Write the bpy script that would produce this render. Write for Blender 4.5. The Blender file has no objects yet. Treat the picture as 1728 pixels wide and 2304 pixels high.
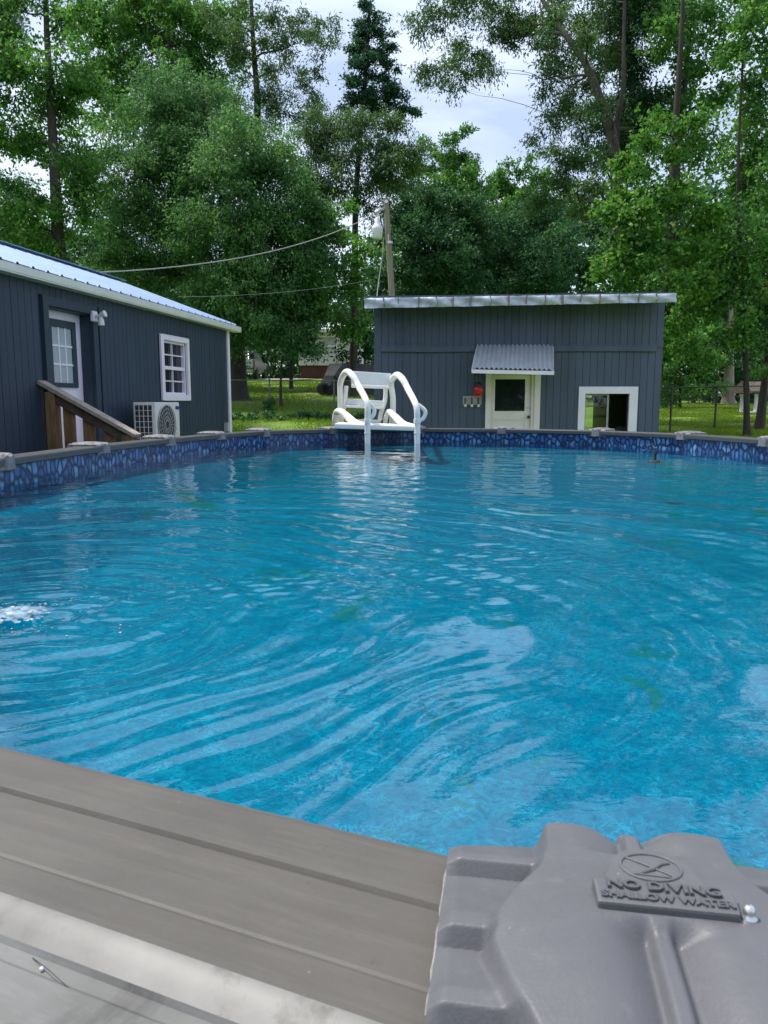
import bpy, bmesh, math, random
import numpy as np
from mathutils import Vector, Matrix

# ------------------------------------------------------------------ camera, sky, sun, exposure
scene = bpy.context.scene
col = scene.collection
EYE = 1.63
FPX = 1731.0                       # focal length in photo pixels (photo 1728 x 2304)
PITCH = math.atan((1152 - 907) / FPX)

cam = bpy.data.cameras.new('camera')
camo = bpy.data.objects.new('camera', cam)
col.objects.link(camo)
camo.location = (0, 0, EYE)
camo.rotation_euler = (math.radians(90) - PITCH, 0, 0)
cam.sensor_fit = 'VERTICAL'
cam.sensor_height = 24.0
cam.lens = 24.0 * FPX / 2304
cam.clip_start = 0.02
cam.clip_end = 1500
cam.dof.use_dof = True
cam.dof.focus_distance = 4.0
cam.dof.aperture_fstop = 22.0
scene.camera = camo

SUN = Vector((-0.60, 0.26, 1.30)).normalized()
w = bpy.data.worlds.new('World')
scene.world = w
w.use_nodes = True
nt = w.node_tree
nt.nodes.clear()
out = nt.nodes.new('ShaderNodeOutputWorld')
bg = nt.nodes.new('ShaderNodeBackground')
sky = nt.nodes.new('ShaderNodeTexSky')
sky.sky_type = 'NISHITA'
sky.sun_disc = False
sky.sun_elevation = math.asin(SUN.z)
sky.sun_rotation = math.atan2(SUN.x, SUN.y)
sky.air_density = 1.0
sky.dust_density = 0.6
bg.inputs['Strength'].default_value = 0.10
tc = nt.nodes.new('ShaderNodeTexCoord')
mp = nt.nodes.new('ShaderNodeMapping')
mp.inputs['Scale'].default_value = (1.6, 1.6, 4.2)
mp.inputs['Location'].default_value = (0.35, 0.2, 0.1)
nz = nt.nodes.new('ShaderNodeTexNoise')
nz.inputs['Scale'].default_value = 2.2
nz.inputs['Detail'].default_value = 5
nz.inputs['Roughness'].default_value = 0.5
nz.inputs['Distortion'].default_value = 0.3
rp = nt.nodes.new('ShaderNodeValToRGB')
rp.color_ramp.elements[0].position = 0.36
rp.color_ramp.elements[0].color = (0.42, 0.42, 0.42, 1)
rp.color_ramp.elements[1].position = 0.58
rp.color_ramp.elements[1].color = (0.97, 0.97, 0.97, 1)
mx = nt.nodes.new('ShaderNodeMix')
mx.data_type = 'RGBA'
mx.inputs['B'].default_value = (6.5, 7.3, 9.0, 1)      # thin bright cloud
nt.links.new(tc.outputs['Generated'], mp.inputs['Vector'])
nt.links.new(mp.outputs['Vector'], nz.inputs['Vector'])
nt.links.new(nz.outputs['Fac'], rp.inputs['Fac'])
nt.links.new(rp.outputs['Color'], mx.inputs['Factor'])
nt.links.new(sky.outputs['Color'], mx.inputs['A'])
nt.links.new(mx.outputs['Result'], bg.inputs['Color'])
nt.links.new(bg.outputs['Background'], out.inputs['Surface'])

sl = bpy.data.lights.new('sun', 'SUN')
sl.energy = 3.2
sl.angle = math.radians(4.0)
sl.color = (1.0, 0.95, 0.86)
so = bpy.data.objects.new('sun', sl)
so.rotation_euler = SUN.to_track_quat('Z', 'Y').to_euler()
so.location = (-20, 5, 40)
col.objects.link(so)

vs = scene.view_settings
scene.display_settings.display_device = 'sRGB'
vs.view_transform = 'Standard'
vs.look = 'None'
vs.exposure = 0.62
vs.gamma = 1.0
vs.use_curve_mapping = False
scene.render.engine = 'CYCLES'
cy = scene.cycles
cy.max_bounces = 8
cy.transparent_max_bounces = 12
cy.diffuse_bounces = 3
cy.glossy_bounces = 3
cy.caustics_reflective = False
cy.caustics_refractive = False
cy.sample_clamp_indirect = 6
cy.use_denoising = True

R = random.Random(11)

# ------------------------------------------------------------------ helpers
CT, ST = math.cos(PITCH), math.sin(PITCH)


def ray(px, py):
    X = (px - 864) / FPX
    Y = (1152 - py) / FPX
    return Vector((X, CT + Y * ST, Y * CT - ST))


def at(px, py, Y):
    """world point seen at photo pixel (px, py) at ground distance Y"""
    d = ray(px, py)
    s = Y / d.y
    return Vector((d.x * s, Y, EYE + d.z * s))


def atz(px, py, z):
    d = ray(px, py)
    s = (z - EYE) / d.z
    return Vector((d.x * s, d.y * s, z))


def smooth(a, b, x):
    t = np.clip((np.asarray(x, float) - a) / (b - a), 0, 1)
    return t * t * (3 - 2 * t)


class MB:
    def __init__(s):
        s.v = []
        s.f = []
        s.sm = []

    def add(s, vs_, fs, sm=False):
        o = len(s.v)
        s.v += [tuple(p) for p in vs_]
        s.f += [tuple(i + o for i in f) for f in fs]
        s.sm += [sm] * len(fs)
        return s

    def hexa(s, p):
        """8 corners: 4 bottom ccw then 4 top ccw"""
        return s.add(p, [(3, 2, 1, 0), (4, 5, 6, 7), (0, 1, 5, 4), (1, 2, 6, 5), (2, 3, 7, 6), (3, 0, 4, 7)])

    def box(s, a, b):
        x0, y0, z0 = a
        x1, y1, z1 = b
        return s.hexa([(x0, y0, z0), (x1, y0, z0), (x1, y1, z0), (x0, y1, z0), (x0, y0, z1), (x1, y0, z1), (x1, y1, z1), (x0, y1, z1)])

    def obox(s, c, ax, ay, az):
        """oriented box: centre and three half-axis vectors"""
        c, ax, ay, az = Vector(c), Vector(ax), Vector(ay), Vector(az)
        return s.hexa([c - ax - ay - az, c + ax - ay - az, c + ax + ay - az, c - ax + ay - az,
                       c - ax - ay + az, c + ax - ay + az, c + ax + ay + az, c - ax + ay + az])

    def bar(s, p, q, wd, ht, up=(0, 0, 1)):
        p, q = Vector(p), Vector(q)
        d = q - p
        ax = d.normalized()
        sd = ax.cross(Vector(up))
        if sd.length < 1e-4:
            sd = ax.cross(Vector((1, 0, 0)))
        sd.normalize()
        u = sd.cross(ax).normalized()
        return s.obox((p + q) / 2, d / 2, sd * wd / 2, u * ht / 2)

    def tube(s, pts, rad, n=8, caps=True, sm=True, flat=1.0):
        pts = [Vector(p) for p in pts]
        if not hasattr(rad, '__len__'):
            rad = [rad] * len(pts)
        vs_, fs = [], []
        ref = None
        for i, p in enumerate(pts):
            d = (pts[min(i + 1, len(pts) - 1)] - pts[max(i - 1, 0)]).normalized()
            if ref is None:
                ref = d.cross(Vector((0, 0, 1)))
                if ref.length < 0.05:
                    ref = Vector((1, 0, 0)) - d * d.x
                ref.normalize()
            ref = (ref - d * ref.dot(d)).normalized()
            u = d.cross(ref)
            for k in range(n):
                a = 2 * math.pi * k / n
                vs_.append(p + ref * math.cos(a) * rad[i] + u * math.sin(a) * rad[i] * flat)
        for i in range(len(pts) - 1):
            for k in range(n):
                a, b = i * n + k, i * n + (k + 1) % n
                fs.append((a, b, b + n, a + n))
        s.add(vs_, fs, sm)
        if caps:
            o = len(vs_)
            s.add(vs_[:n], [tuple(range(n - 1, -1, -1))])
            s.add(vs_[-n:], [tuple(range(n))])
        return s

    def lathe(s, c, prof, n=16, axis='z'):
        c = Vector(c)
        vs_, fs = [], []
        for r, z in prof:
            for k in range(n):
                a = 2 * math.pi * k / n
                q = (r * math.cos(a), r * math.sin(a), z)
                if axis == 'y':
                    q = (q[0], -q[2], q[1])
                elif axis == 'x':
                    q = (q[2], q[0], q[1])
                vs_.append(c + Vector(q))
        m = len(prof)
        for i in range(m - 1):
            for k in range(n):
                a, b = i * n + k, i * n + (k + 1) % n
                fs.append((a, b, b + n, a + n))
        return s.add(vs_, fs, True)

    def mesh(s, name, org=(0, 0, 0)):
        me = bpy.data.meshes.new(name)
        o = Vector(org)
        me.from_pydata([(p[0] - o.x, p[1] - o.y, p[2] - o.z) for p in s.v], [], s.f)
        me.polygons.foreach_set('use_smooth', s.sm)
        me.update()
        return me


def bevel_mesh(me, width, seg=2):
    bm = bmesh.new()
    bm.from_mesh(me)
    bmesh.ops.remove_doubles(bm, verts=bm.verts, dist=1e-5)
    es = [e for e in bm.edges if len(e.link_faces) == 2 and e.calc_face_angle(0) > 0.6]
    bmesh.ops.bevel(bm, geom=es, offset=width, segments=seg, affect='EDGES', profile=0.6)
    bm.to_mesh(me)
    bm.free()


def link(name, me, m, parent=None):
    o = bpy.data.objects.new(name, me)
    col.objects.link(o)
    if m is not None and me is not None:
        if not me.materials:
            me.materials.append(m)
    if parent is not None:
        o.parent = parent
    return o


ORG = {}


def org_of(o):
    p = Vector((0, 0, 0))
    while o is not None:
        p = p + Vector(o.location)
        o = o.parent
    return p


def obj(name, mb, m, parent=None, bev=0):
    """mesh given in world axes; parented without moving"""
    me = mb.mesh(name, org_of(parent) if parent else (0, 0, 0))
    if bev:
        bevel_mesh(me, bev)
    return link(name, me, m, parent)


def tag(o, label=None, cat=None, group=None, kind=None):
    if label:
        o['label'] = label
    if cat:
        o['category'] = cat
    if group:
        o['group'] = group
    if kind:
        o['kind'] = kind
    return o


def thing(name, label, cat, loc=(0, 0, 0), group=None):
    o = bpy.data.objects.new(name, None)
    col.objects.link(o)
    o.location = loc
    o.empty_display_size = 0.2
    return tag(o, label, cat, group)


def copy_tree(o, parent=None):
    c = o.copy()
    col.objects.link(c)
    if parent is not None:
        c.parent = parent
    for ch in [x for x in col.objects if x.parent == o]:
        copy_tree(ch, c)
    return c


# ------------------------------------------------------------------ materials
class NT:
    def __init__(s, name):
        s.m = bpy.data.materials.new(name)
        s.m.use_nodes = True
        s.t = s.m.node_tree
        s.b = s.t.nodes['Principled BSDF']
        s.out = s.t.nodes['Material Output']

    def n(s, kind, **kw):
        nd = s.t.nodes.new('ShaderNode' + kind)
        for k, v in kw.items():
            if k in nd.inputs:
                nd.inputs[k].default_value = v
            else:
                setattr(nd, k, v)
        return nd

    def l(s, a, b):
        s.t.links.new(a, b)

    def noise(s, vec, scale, detail=4, rough=0.55, dist=0.0):
        nd = s.n('TexNoise')
        nd.inputs['Scale'].default_value = scale
        nd.inputs['Detail'].default_value = detail
        nd.inputs['Roughness'].default_value = rough
        nd.inputs['Distortion'].default_value = dist
        if vec is not None:
            s.l(vec, nd.inputs['Vector'])
        return nd

    def ramp(s, fac, stops):
        r = s.n('ValToRGB')
        e = r.color_ramp.elements
        while len(e) < len(stops):
            e.new(0.5)
        for el, (p, c) in zip(e, stops):
            el.position = p
            el.color = (c[0], c[1], c[2], 1) if hasattr(c, '__len__') else (c, c, c, 1)
        s.l(fac, r.inputs['Fac'])
        return r

    def mix(s, fac, a, b, mode='MIX'):
        m = s.n('Mix', data_type='RGBA', blend_type=mode)
        for k, v in (('Factor', fac), ('A', a), ('B', b)):
            i = m.inputs[k]
            if hasattr(v, 'is_linked') or hasattr(v, 'links'):
                s.l(v, i)
            else:
                i.default_value = v if not hasattr(v, '__len__') else (v[0], v[1], v[2], 1)
        return m.outputs['Result']

    def math(s, op, a, b=0.0, c=None):
        m = s.n('Math', operation=op)
        for i, v in enumerate((a, b) if c is None else (a, b, c)):
            if hasattr(v, 'links'):
                s.l(v, m.inputs[i])
            else:
                m.inputs[i].default_value = v
        return m.outputs[0]


def pmat(name, c, rough=0.6, var=0.18, scale=6, metal=0.0, bump=0.0, bscale=60, spec=0.5, stain=None, stretch=None):
    t = NT(name)
    g = t.n('NewGeometry')
    vec = g.outputs['Position']
    if stretch:
        mp_ = t.n('Mapping')
        mp_.inputs['Scale'].default_value = stretch
        t.l(vec, mp_.inputs['Vector'])
        vec = mp_.outputs['Vector']
    n1 = t.noise(vec, scale, 5, 0.6)
    lo = tuple(x * (1 - var) for x in c)
    hi = tuple(min(1, x * (1 + var)) for x in c)
    r = t.ramp(n1.outputs['Fac'], [(0.3, lo), (0.7, hi)])
    c_out = r.outputs['Color']
    if stain:
        n2 = t.noise(vec, stain[1], 6, 0.7)
        f = t.ramp(n2.outputs['Fac'], [(stain[2], 0.0), (min(0.99, stain[2] + 0.12), stain[3])])
        c_out = t.mix(f.outputs['Color'], c_out, stain[0])
    t.l(c_out, t.b.inputs['Base Color'])
    t.b.inputs['Roughness'].default_value = rough
    t.b.inputs['Metallic'].default_value = metal
    t.b.inputs['Specular IOR Level'].default_value = spec
    if bump:
        n3 = t.noise(vec, bscale, 4, 0.6)
        bp = t.n('Bump')
        bp.inputs['Strength'].default_value = bump
        bp.inputs['Distance'].default_value = 0.01
        t.l(n3.outputs['Fac'], bp.inputs['Height'])
        t.l(bp.outputs['Normal'], t.b.inputs['Normal'])
    return t.m


def leafmat(name, dark, mid, light, tip=None, rough=0.45, trans=0.42):
    t = NT(name)
    a = t.n('Attribute', attribute_name='tint')
    stops = [(0.0, dark), (0.5, mid), (0.92, light)]
    stops.append((1.0, tip if tip else light))
    r = t.ramp(a.outputs['Fac'], stops)
    t.l(r.outputs['Color'], t.b.inputs['Base Color'])
    t.b.inputs['Roughness'].default_value = 0.55
    t.b.inputs['Specular IOR Level'].default_value = 0.22
    tr = t.n('BsdfTranslucent')
    hs = t.n('HueSaturation', Value=1.25, Saturation=1.1)
    hs.inputs['Hue'].default_value = 0.485
    t.l(r.outputs['Color'], hs.inputs['Color'])
    t.l(hs.outputs['Color'], tr.inputs['Color'])
    ms = t.n('MixShader')
    ms.inputs['Fac'].default_value = trans
    t.l(t.b.outputs[0], ms.inputs[1])
    t.l(tr.outputs[0], ms.inputs[2])
    t.l(ms.outputs[0], t.out.inputs['Surface'])
    return t.m


M = {}
M['siding_house'] = pmat('shaded_slate_siding_paint', (0.022, 0.039, 0.068), 0.55, 0.24, 2.5, bump=0.25, bscale=90, stretch=(1, 1, 0.15))  # same slate paint as the shed, with the house wall's shade in the colour
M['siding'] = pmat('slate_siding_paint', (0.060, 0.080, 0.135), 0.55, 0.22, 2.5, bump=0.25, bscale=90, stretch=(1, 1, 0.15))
M['trim_slate'] = pmat('slate_trim_paint', (0.021, 0.039, 0.064), 0.5, 0.1, 4)
M['white'] = pmat('white_paint', (0.81, 0.745, 0.87), 0.45, 0.06, 5, bump=0.05)
M['cream'] = pmat('cream_door_paint', (0.79, 0.70, 0.71), 0.45, 0.08, 5)
M['gutter'] = pmat('white_gutter_metal', (0.66, 0.66, 0.62), 0.4, 0.08, 3)
M['roof_metal'] = pmat('galvanised_roof_sheet', (0.26, 0.36, 0.56), 0.5, 0.12, 3, metal=0.4, bump=0.05)  # blue of the reflected sky is put into the sheet colour
M['galv'] = pmat('galvanised_flashing', (0.42, 0.45, 0.52), 0.45, 0.25, 7, metal=0.35, stain=((0.18, 0.13, 0.10), 7, 0.66, 0.7), bump=0.2, bscale=14)
M['rust'] = pmat('rusty_lap_seam', (0.20, 0.15, 0.125), 0.7, 0.5, 30)
M['corr'] = pmat('corrugated_awning_sheet', (0.58, 0.62, 0.68), 0.45, 0.1, 6, metal=0.45)
M['plastic'] = pmat('white_ladder_plastic', (0.80, 0.79, 0.75), 0.35, 0.05, 6)
M['plastic_shaded'] = pmat('shaded_ladder_tread_plastic', (0.62, 0.66, 0.68), 0.4, 0.05, 6)  # white plastic with the shade of the tread faces put into the colour
M['resin'] = pmat('grey_resin_cap', (0.098, 0.098, 0.108), 0.46, 0.07, 14, bump=0.08, bscale=260, spec=0.5, stain=((0.15, 0.15, 0.155), 22, 0.62, 0.35))
M['resin_old'] = pmat('weathered_resin_cap', (0.17, 0.17, 0.178), 0.6, 0.3, 25, stain=((0.10, 0.10, 0.11), 30, 0.5, 0.8))
M['rail'] = pmat('taupe_painted_rail', (0.094, 0.089, 0.082), 0.55, 0.1, 9, bump=0.06, bscale=200, stain=((0.15, 0.145, 0.135), 12, 0.6, 0.5))
def ledgemat():
    t = NT('pale_scuffed_ledge')
    p = t.n('NewGeometry').outputs['Position']
    mp_ = t.n('Mapping', vector_type='TEXTURE')
    mp_.inputs['Rotation'].default_value = (0, 0, -0.407)
    mp_.inputs['Scale'].default_value = (1, 0.14, 1)
    t.l(p, mp_.inputs['Vector'])
    n1 = t.noise(p, 9, 5, 0.6)
    n2 = t.noise(mp_.outputs['Vector'], 14, 6, 0.7)
    n3 = t.noise(p, 11, 6, 0.65, 0.5)
    n4 = t.noise(p, 90, 4, 0.6)
    a = t.ramp(n1.outputs['Fac'], [(0.3, (0.100, 0.100, 0.094)), (0.7, (0.165, 0.165, 0.158))])
    c = t.mix(t.ramp(n2.outputs['Fac'], [(0.48, 0.0), (0.75, 0.55)]).outputs['Color'], a.outputs['Color'], (0.23, 0.23, 0.23))
    c = t.mix(t.ramp(n3.outputs['Fac'], [(0.55, 0.0), (0.66, 0.85)]).outputs['Color'], c, (0.045, 0.042, 0.040))
    c = t.mix(t.ramp(n4.outputs['Fac'], [(0.66, 0.0), (0.72, 0.5)]).outputs['Color'], c, (0.07, 0.066, 0.06))
    t.l(c, t.b.inputs['Base Color'])
    t.l(t.ramp(n2.outputs['Fac'], [(0.3, 0.55), (0.7, 0.75)]).outputs['Color'], t.b.inputs['Roughness'])
    return t.m


def railmat(name, lo, hi, spot):
    t = NT(name)
    p = t.n('NewGeometry').outputs['Position']
    mp_ = t.n('Mapping', vector_type='TEXTURE')
    mp_.inputs['Rotation'].default_value = (0, 0, -0.407)
    mp_.inputs['Scale'].default_value = (1, 0.09, 1)
    t.l(p, mp_.inputs['Vector'])
    n1 = t.noise(p, 7, 5, 0.6)
    n2 = t.noise(mp_.outputs['Vector'], 10, 6, 0.7)
    n3 = t.noise(p, 260, 3, 0.5)
    n4 = t.noise(p, 34, 5, 0.7)
    a = t.ramp(n1.outputs['Fac'], [(0.3, lo), (0.7, hi)])
    k = tuple(x * 1.35 for x in hi)
    c = t.mix(t.ramp(n2.outputs['Fac'], [(0.5, 0.0), (0.78, 0.5)]).outputs['Color'], a.outputs['Color'], k)
    c = t.mix(t.ramp(n4.outputs['Fac'], [(0.62, 0.0), (0.70, 0.35)]).outputs['Color'], c, tuple(x * 0.6 for x in lo))
    c = t.mix(t.ramp(n3.outputs['Fac'], [(0.74, 0.0), (0.78, 0.8)]).outputs['Color'], c, spot)
    t.l(c, t.b.inputs['Base Color'])
    t.l(t.ramp(n2.outputs['Fac'], [(0.3, 0.52), (0.7, 0.66)]).outputs['Color'], t.b.inputs['Roughness'])
    bp = t.n('Bump')
    bp.inputs['Strength'].default_value = 0.06
    bp.inputs['Distance'].default_value = 0.01
    t.l(n4.outputs['Fac'], bp.inputs['Height'])
    t.l(bp.outputs['Normal'], t.b.inputs['Normal'])
    return t.m


M['rail'] = railmat('taupe_painted_rail', (0.074, 0.067, 0.058), (0.095, 0.087, 0.076), (0.22, 0.21, 0.19))
def resinmat():
    t = NT('grey_resin_cap')
    p = t.n('NewGeometry').outputs['Position']
    n1 = t.noise(p, 12, 5, 0.6)
    n2 = t.noise(p, 420, 3, 0.6)
    n3 = t.noise(p, 48, 6, 0.7)
    n4 = t.noise(p, 150, 2, 0.5)
    c = t.ramp(n1.outputs['Fac'], [(0.3, (0.100, 0.100, 0.109)), (0.7, (0.116, 0.116, 0.126))]).outputs['Color']
    c = t.mix(t.ramp(n3.outputs['Fac'], [(0.60, 0.0), (0.72, 0.35)]).outputs['Color'], c, (0.165, 0.165, 0.165))
    c = t.mix(t.ramp(n4.outputs['Fac'], [(0.75, 0.0), (0.78, 0.7)]).outputs['Color'], c, (0.22, 0.22, 0.215))
    t.l(c, t.b.inputs['Base Color'])
    t.l(t.ramp(n3.outputs['Fac'], [(0.35, 0.42), (0.7, 0.6)]).outputs['Color'], t.b.inputs['Roughness'])
    bp = t.n('Bump')
    bp.inputs['Strength'].default_value = 0.10
    bp.inputs['Distance'].default_value = 0.004
    t.l(n2.outputs['Fac'], bp.inputs['Height'])
    t.l(bp.outputs['Normal'], t.b.inputs['Normal'])
    return t.m


M['resin'] = resinmat()
M['ledge'] = ledgemat()
M['lip'] = pmat('worn_shiny_lip', (0.150, 0.146, 0.138), 0.50, 0.25, 14, bump=0.025, bscale=40, stain=((0.06, 0.057, 0.052), 22, 0.56, 0.8))
M['rail_far'] = pmat('grey_rail_edge', (0.066, 0.068, 0.070), 0.4, 0.1, 9)
M['chalk'] = pmat('chalky_worn_strip', (0.24, 0.235, 0.22), 0.7, 0.35, 60)
M['wood'] = pmat('weathered_deck_wood', (0.19, 0.110, 0.055), 0.7, 0.4, 9, bump=0.4, bscale=50, stretch=(3, 3, 0.5))
M['wood_dark'] = pmat('dark_stained_wood', (0.085, 0.060, 0.047), 0.7, 0.35, 9, bump=0.4, bscale=50)
M['wood_top'] = pmat('sun_bleached_handrail', (0.30, 0.26, 0.22), 0.75, 0.3, 18, bump=0.3)
M['wood_grey'] = pmat('grey_rack_board', (0.33, 0.33, 0.33), 0.7, 0.2, 20)
M['pole'] = pmat('utility_pole_wood', (0.245, 0.215, 0.17), 0.8, 0.25, 6, bump=0.5, bscale=30, stretch=(4, 4, 0.3))
M['black'] = pmat('black_metal', (0.015, 0.017, 0.018), 0.5, 0.1)
M['fence_metal'] = pmat('dark_fence_metal', (0.03, 0.035, 0.035), 0.5, 0.2)
M['galv_post'] = pmat('galvanised_fence_post', (0.10, 0.12, 0.12), 0.5, 0.2)
M['steel'] = pmat('bright_steel', (0.6, 0.6, 0.62), 0.3, 0.1, metal=0.8)
M['cable'] = pmat('grey_service_cable', (0.34, 0.34, 0.34), 0.6, 0.2, 20)
M['lampwhite'] = pmat('milky_lamp_shade', (0.66, 0.66, 0.68), 0.3, 0.05)
M['red'] = pmat('red_glass', (0.55, 0.02, 0.03), 0.2, 0.1)
M['brick_red'] = pmat('dark_red_skirting', (0.085, 0.028, 0.022), 0.8, 0.2, 5)
M['pale_siding'] = pmat('pale_ribbed_siding', (0.62, 0.60, 0.58), 0.5, 0.06)
M['tarp'] = pmat('grey_tarpaulin', (0.05, 0.052, 0.057), 0.75, 0.3, 3, spec=0.2, bump=0.4, bscale=10)
M['ac'] = pmat('white_unit_casing', (0.70, 0.70, 0.68), 0.4, 0.04)
M['blue'] = pmat('blue_sticker', (0.01, 0.03, 0.30), 0.4, 0.05)
M['grille'] = pmat('grey_fan_grille', (0.42, 0.43, 0.44), 0.45, 0.05)
M['coil'] = pmat('dark_condenser_coil', (0.03, 0.035, 0.04), 0.5, 0.3, 40)
M['tyre'] = pmat('tyre_rubber', (0.018, 0.018, 0.018), 0.8, 0.2)
M['truck'] = pmat('grey_truck_paint', (0.14, 0.14, 0.15), 0.3, 0.1)
M['gravel'] = pmat('driveway_gravel', (0.30, 0.27, 0.24), 0.9, 0.2, 4, bump=0.5)
M['dark_in'] = pmat('dark_interior', (0.02, 0.02, 0.022), 0.8, 0.2)
M['bark_dark'] = pmat('dark_bark', (0.040, 0.033, 0.028), 0.9, 0.35, 5, bump=0.8, bscale=18, stretch=(3, 3, 0.6))
M['bark_mid'] = pmat('brown_bark', (0.10, 0.078, 0.062), 0.9, 0.35, 5, bump=0.8, bscale=18, stretch=(3, 3, 0.6))
M['bark_grey'] = pmat('grey_brown_bark', (0.062, 0.050, 0.043), 0.9, 0.4, 5, bump=0.8, bscale=18, stretch=(3, 3, 0.6))
M['bark_pale'] = pmat('pale_bark', (0.24, 0.20, 0.165), 0.9, 0.3, 5, bump=0.8, bscale=18, stretch=(3, 3, 0.6))

M['leaf_oak'] = leafmat('oak_leaves', (0.0399, 0.1104, 0.0464), (0.0899, 0.2195, 0.0747), (0.2330, 0.4248, 0.1095))
M['leaf_bright'] = leafmat('bright_leaves', (0.0406, 0.1107, 0.0345), (0.0913, 0.2434, 0.0561), (0.2281, 0.4425, 0.0862))
M['leaf_gum'] = leafmat('sweetgum_leaves', (0.036, 0.128, 0.026), (0.088, 0.245, 0.042), (0.240, 0.410, 0.095), (0.25, 0.24, 0.09))
M['leaf_olive'] = leafmat('olive_leaves', (0.0333, 0.0816, 0.0336), (0.0768, 0.1632, 0.0582), (0.1920, 0.2940, 0.0952))
M['leaf_dark'] = leafmat('dark_leaves', (0.0195, 0.0637, 0.0315), (0.0454, 0.1328, 0.0532), (0.1169, 0.2522, 0.0773), trans=0.3)
M['leaf_blue'] = leafmat('blue_green_leaves', (0.0254, 0.0663, 0.0475), (0.0456, 0.1283, 0.0690), (0.1065, 0.2213, 0.0949))
M['needle'] = leafmat('pine_needles', (0.0120, 0.0330, 0.0240), (0.0210, 0.0525, 0.0330), (0.0450, 0.0900, 0.0450), trans=0.15)


def glassmat():
    t = NT('dark_window_glass')
    t.b.inputs['Base Color'].default_value = (0.012, 0.016, 0.020, 1)
    t.b.inputs['Roughness'].default_value = 0.03
    t.b.inputs['Specular IOR Level'].default_value = 0.7
    return t.m


M['glass'] = glassmat()


def clearmat():
    t = NT('clear_sash_glass')
    t.t.nodes.remove(t.b)
    fr = t.n('Fresnel')
    fr.inputs['IOR'].default_value = 1.5
    g = t.n('BsdfGlossy')
    g.inputs['Roughness'].default_value = 0.02
    tr = t.n('BsdfTransparent')
    tr.inputs['Color'].default_value = (0.80, 0.86, 0.82, 1)
    ms = t.n('MixShader')
    t.l(fr.outputs[0], ms.inputs[0])
    t.l(tr.outputs[0], ms.inputs[1])
    t.l(g.outputs[0], ms.inputs[2])
    t.l(ms.outputs[0], t.out.inputs['Surface'])
    return t.m


M['clear'] = clearmat()
M['blind'] = pmat('closed_blind_behind_glass', (0.40, 0.47, 0.49), 0.15, 0.06, 3)


def grassmat():
    t = NT('lawn')
    g = t.n('NewGeometry')
    p = g.outputs['Position']
    n1 = t.noise(p, 0.5, 5, 0.6)
    n2 = t.noise(p, 6, 6, 0.7)
    n3 = t.noise(p, 0.22, 3, 0.5)
    a = t.ramp(n1.outputs['Fac'], [(0.3, (0.115, 0.205, 0.020)), (0.55, (0.165, 0.275, 0.030)), (0.75, (0.22, 0.30, 0.05))])
    b = t.ramp(n2.outputs['Fac'], [(0.25, 0.65), (0.75, 1.0)])
    c = t.mix(1.0, a.outputs['Color'], b.outputs['Color'], 'MULTIPLY')
    d = t.ramp(n3.outputs['Fac'], [(0.66, 0.0), (0.74, 0.75)])
    c = t.mix(d.outputs['Color'], c, (0.17, 0.12, 0.07))
    t.l(c, t.b.inputs['Base Color'])
    t.b.inputs['Roughness'].default_value = 0.9
    bp = t.n('Bump')
    bp.inputs['Strength'].default_value = 0.4
    bp.inputs['Distance'].default_value = 0.04
    t.l(n2.outputs['Fac'], bp.inputs['Height'])
    t.l(bp.outputs['Normal'], t.b.inputs['Normal'])
    return t.m


M['lawn'] = grassmat()
M['blades'] = leafmat('grass_blades', (0.105, 0.19, 0.018), (0.155, 0.265, 0.028), (0.21, 0.31, 0.045), trans=0.4)


def linermat():
    """printed stone band above, mottled blue print below"""
    t = NT('printed_pool_liner')
    uv = t.n('UVMap')
    sep = t.n('SeparateXYZ')
    t.l(uv.outputs['UV'], sep.inputs[0])
    mp_ = t.n('Mapping')
    mp_.inputs['Scale'].default_value = (19, 12.5, 1)
    t.l(uv.outputs['UV'], mp_.inputs['Vector'])
    wn = t.noise(uv.outputs['UV'], 9, 2)
    vec = t.mix(0.05, mp_.outputs['Vector'], wn.outputs['Color'], 'ADD')
    ve = t.n('TexVoronoi', feature='DISTANCE_TO_EDGE', voronoi_dimensions='2D')
    ve.inputs['Scale'].default_value = 1
    vc = t.n('TexVoronoi', feature='F1', voronoi_dimensions='2D')
    vc.inputs['Scale'].default_value = 1
    for v_ in (ve, vc):
        t.l(vec, v_.inputs['Vector'])
    edge = t.ramp(ve.outputs['Distance'], [(0.06, 0.0), (0.30, 1.0)])
    sx = t.n('SeparateColor')
    t.l(vc.outputs['Color'], sx.inputs[0])
    stone = t.ramp(sx.outputs[0], [(0.0, (0.010, 0.055, 0.20)), (0.55, (0.036, 0.140, 0.37)), (1.0, (0.16, 0.34, 0.60))])
    nn = t.noise(uv.outputs['UV'], 60, 4, 0.7)
    stone2 = t.mix(t.ramp(nn.outputs['Fac'], [(0.45, 0.0), (0.8, 0.45)]).outputs['Color'], stone.outputs['Color'], (0.16, 0.28, 0.45))
    band = t.mix(edge.outputs['Color'], (0.003, 0.014, 0.060), stone2)
    n4 = t.noise(uv.outputs['UV'], 16, 5, 0.7, 1.0)
    plain = t.ramp(n4.outputs['Fac'], [(0.35, (0.003, 0.10, 0.22)), (0.65, (0.008, 0.17, 0.32))])
    f = t.ramp(t.math('SUBTRACT', sep.outputs['Y'], 0.5), [(0.60, 0.0), (0.64, 1.0)])
    c = t.mix(f.outputs['Color'], plain.outputs['Color'], band)
    t.l(c, t.b.inputs['Base Color'])
    t.b.inputs['Roughness'].default_value = 0.3
    return t.m


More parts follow.
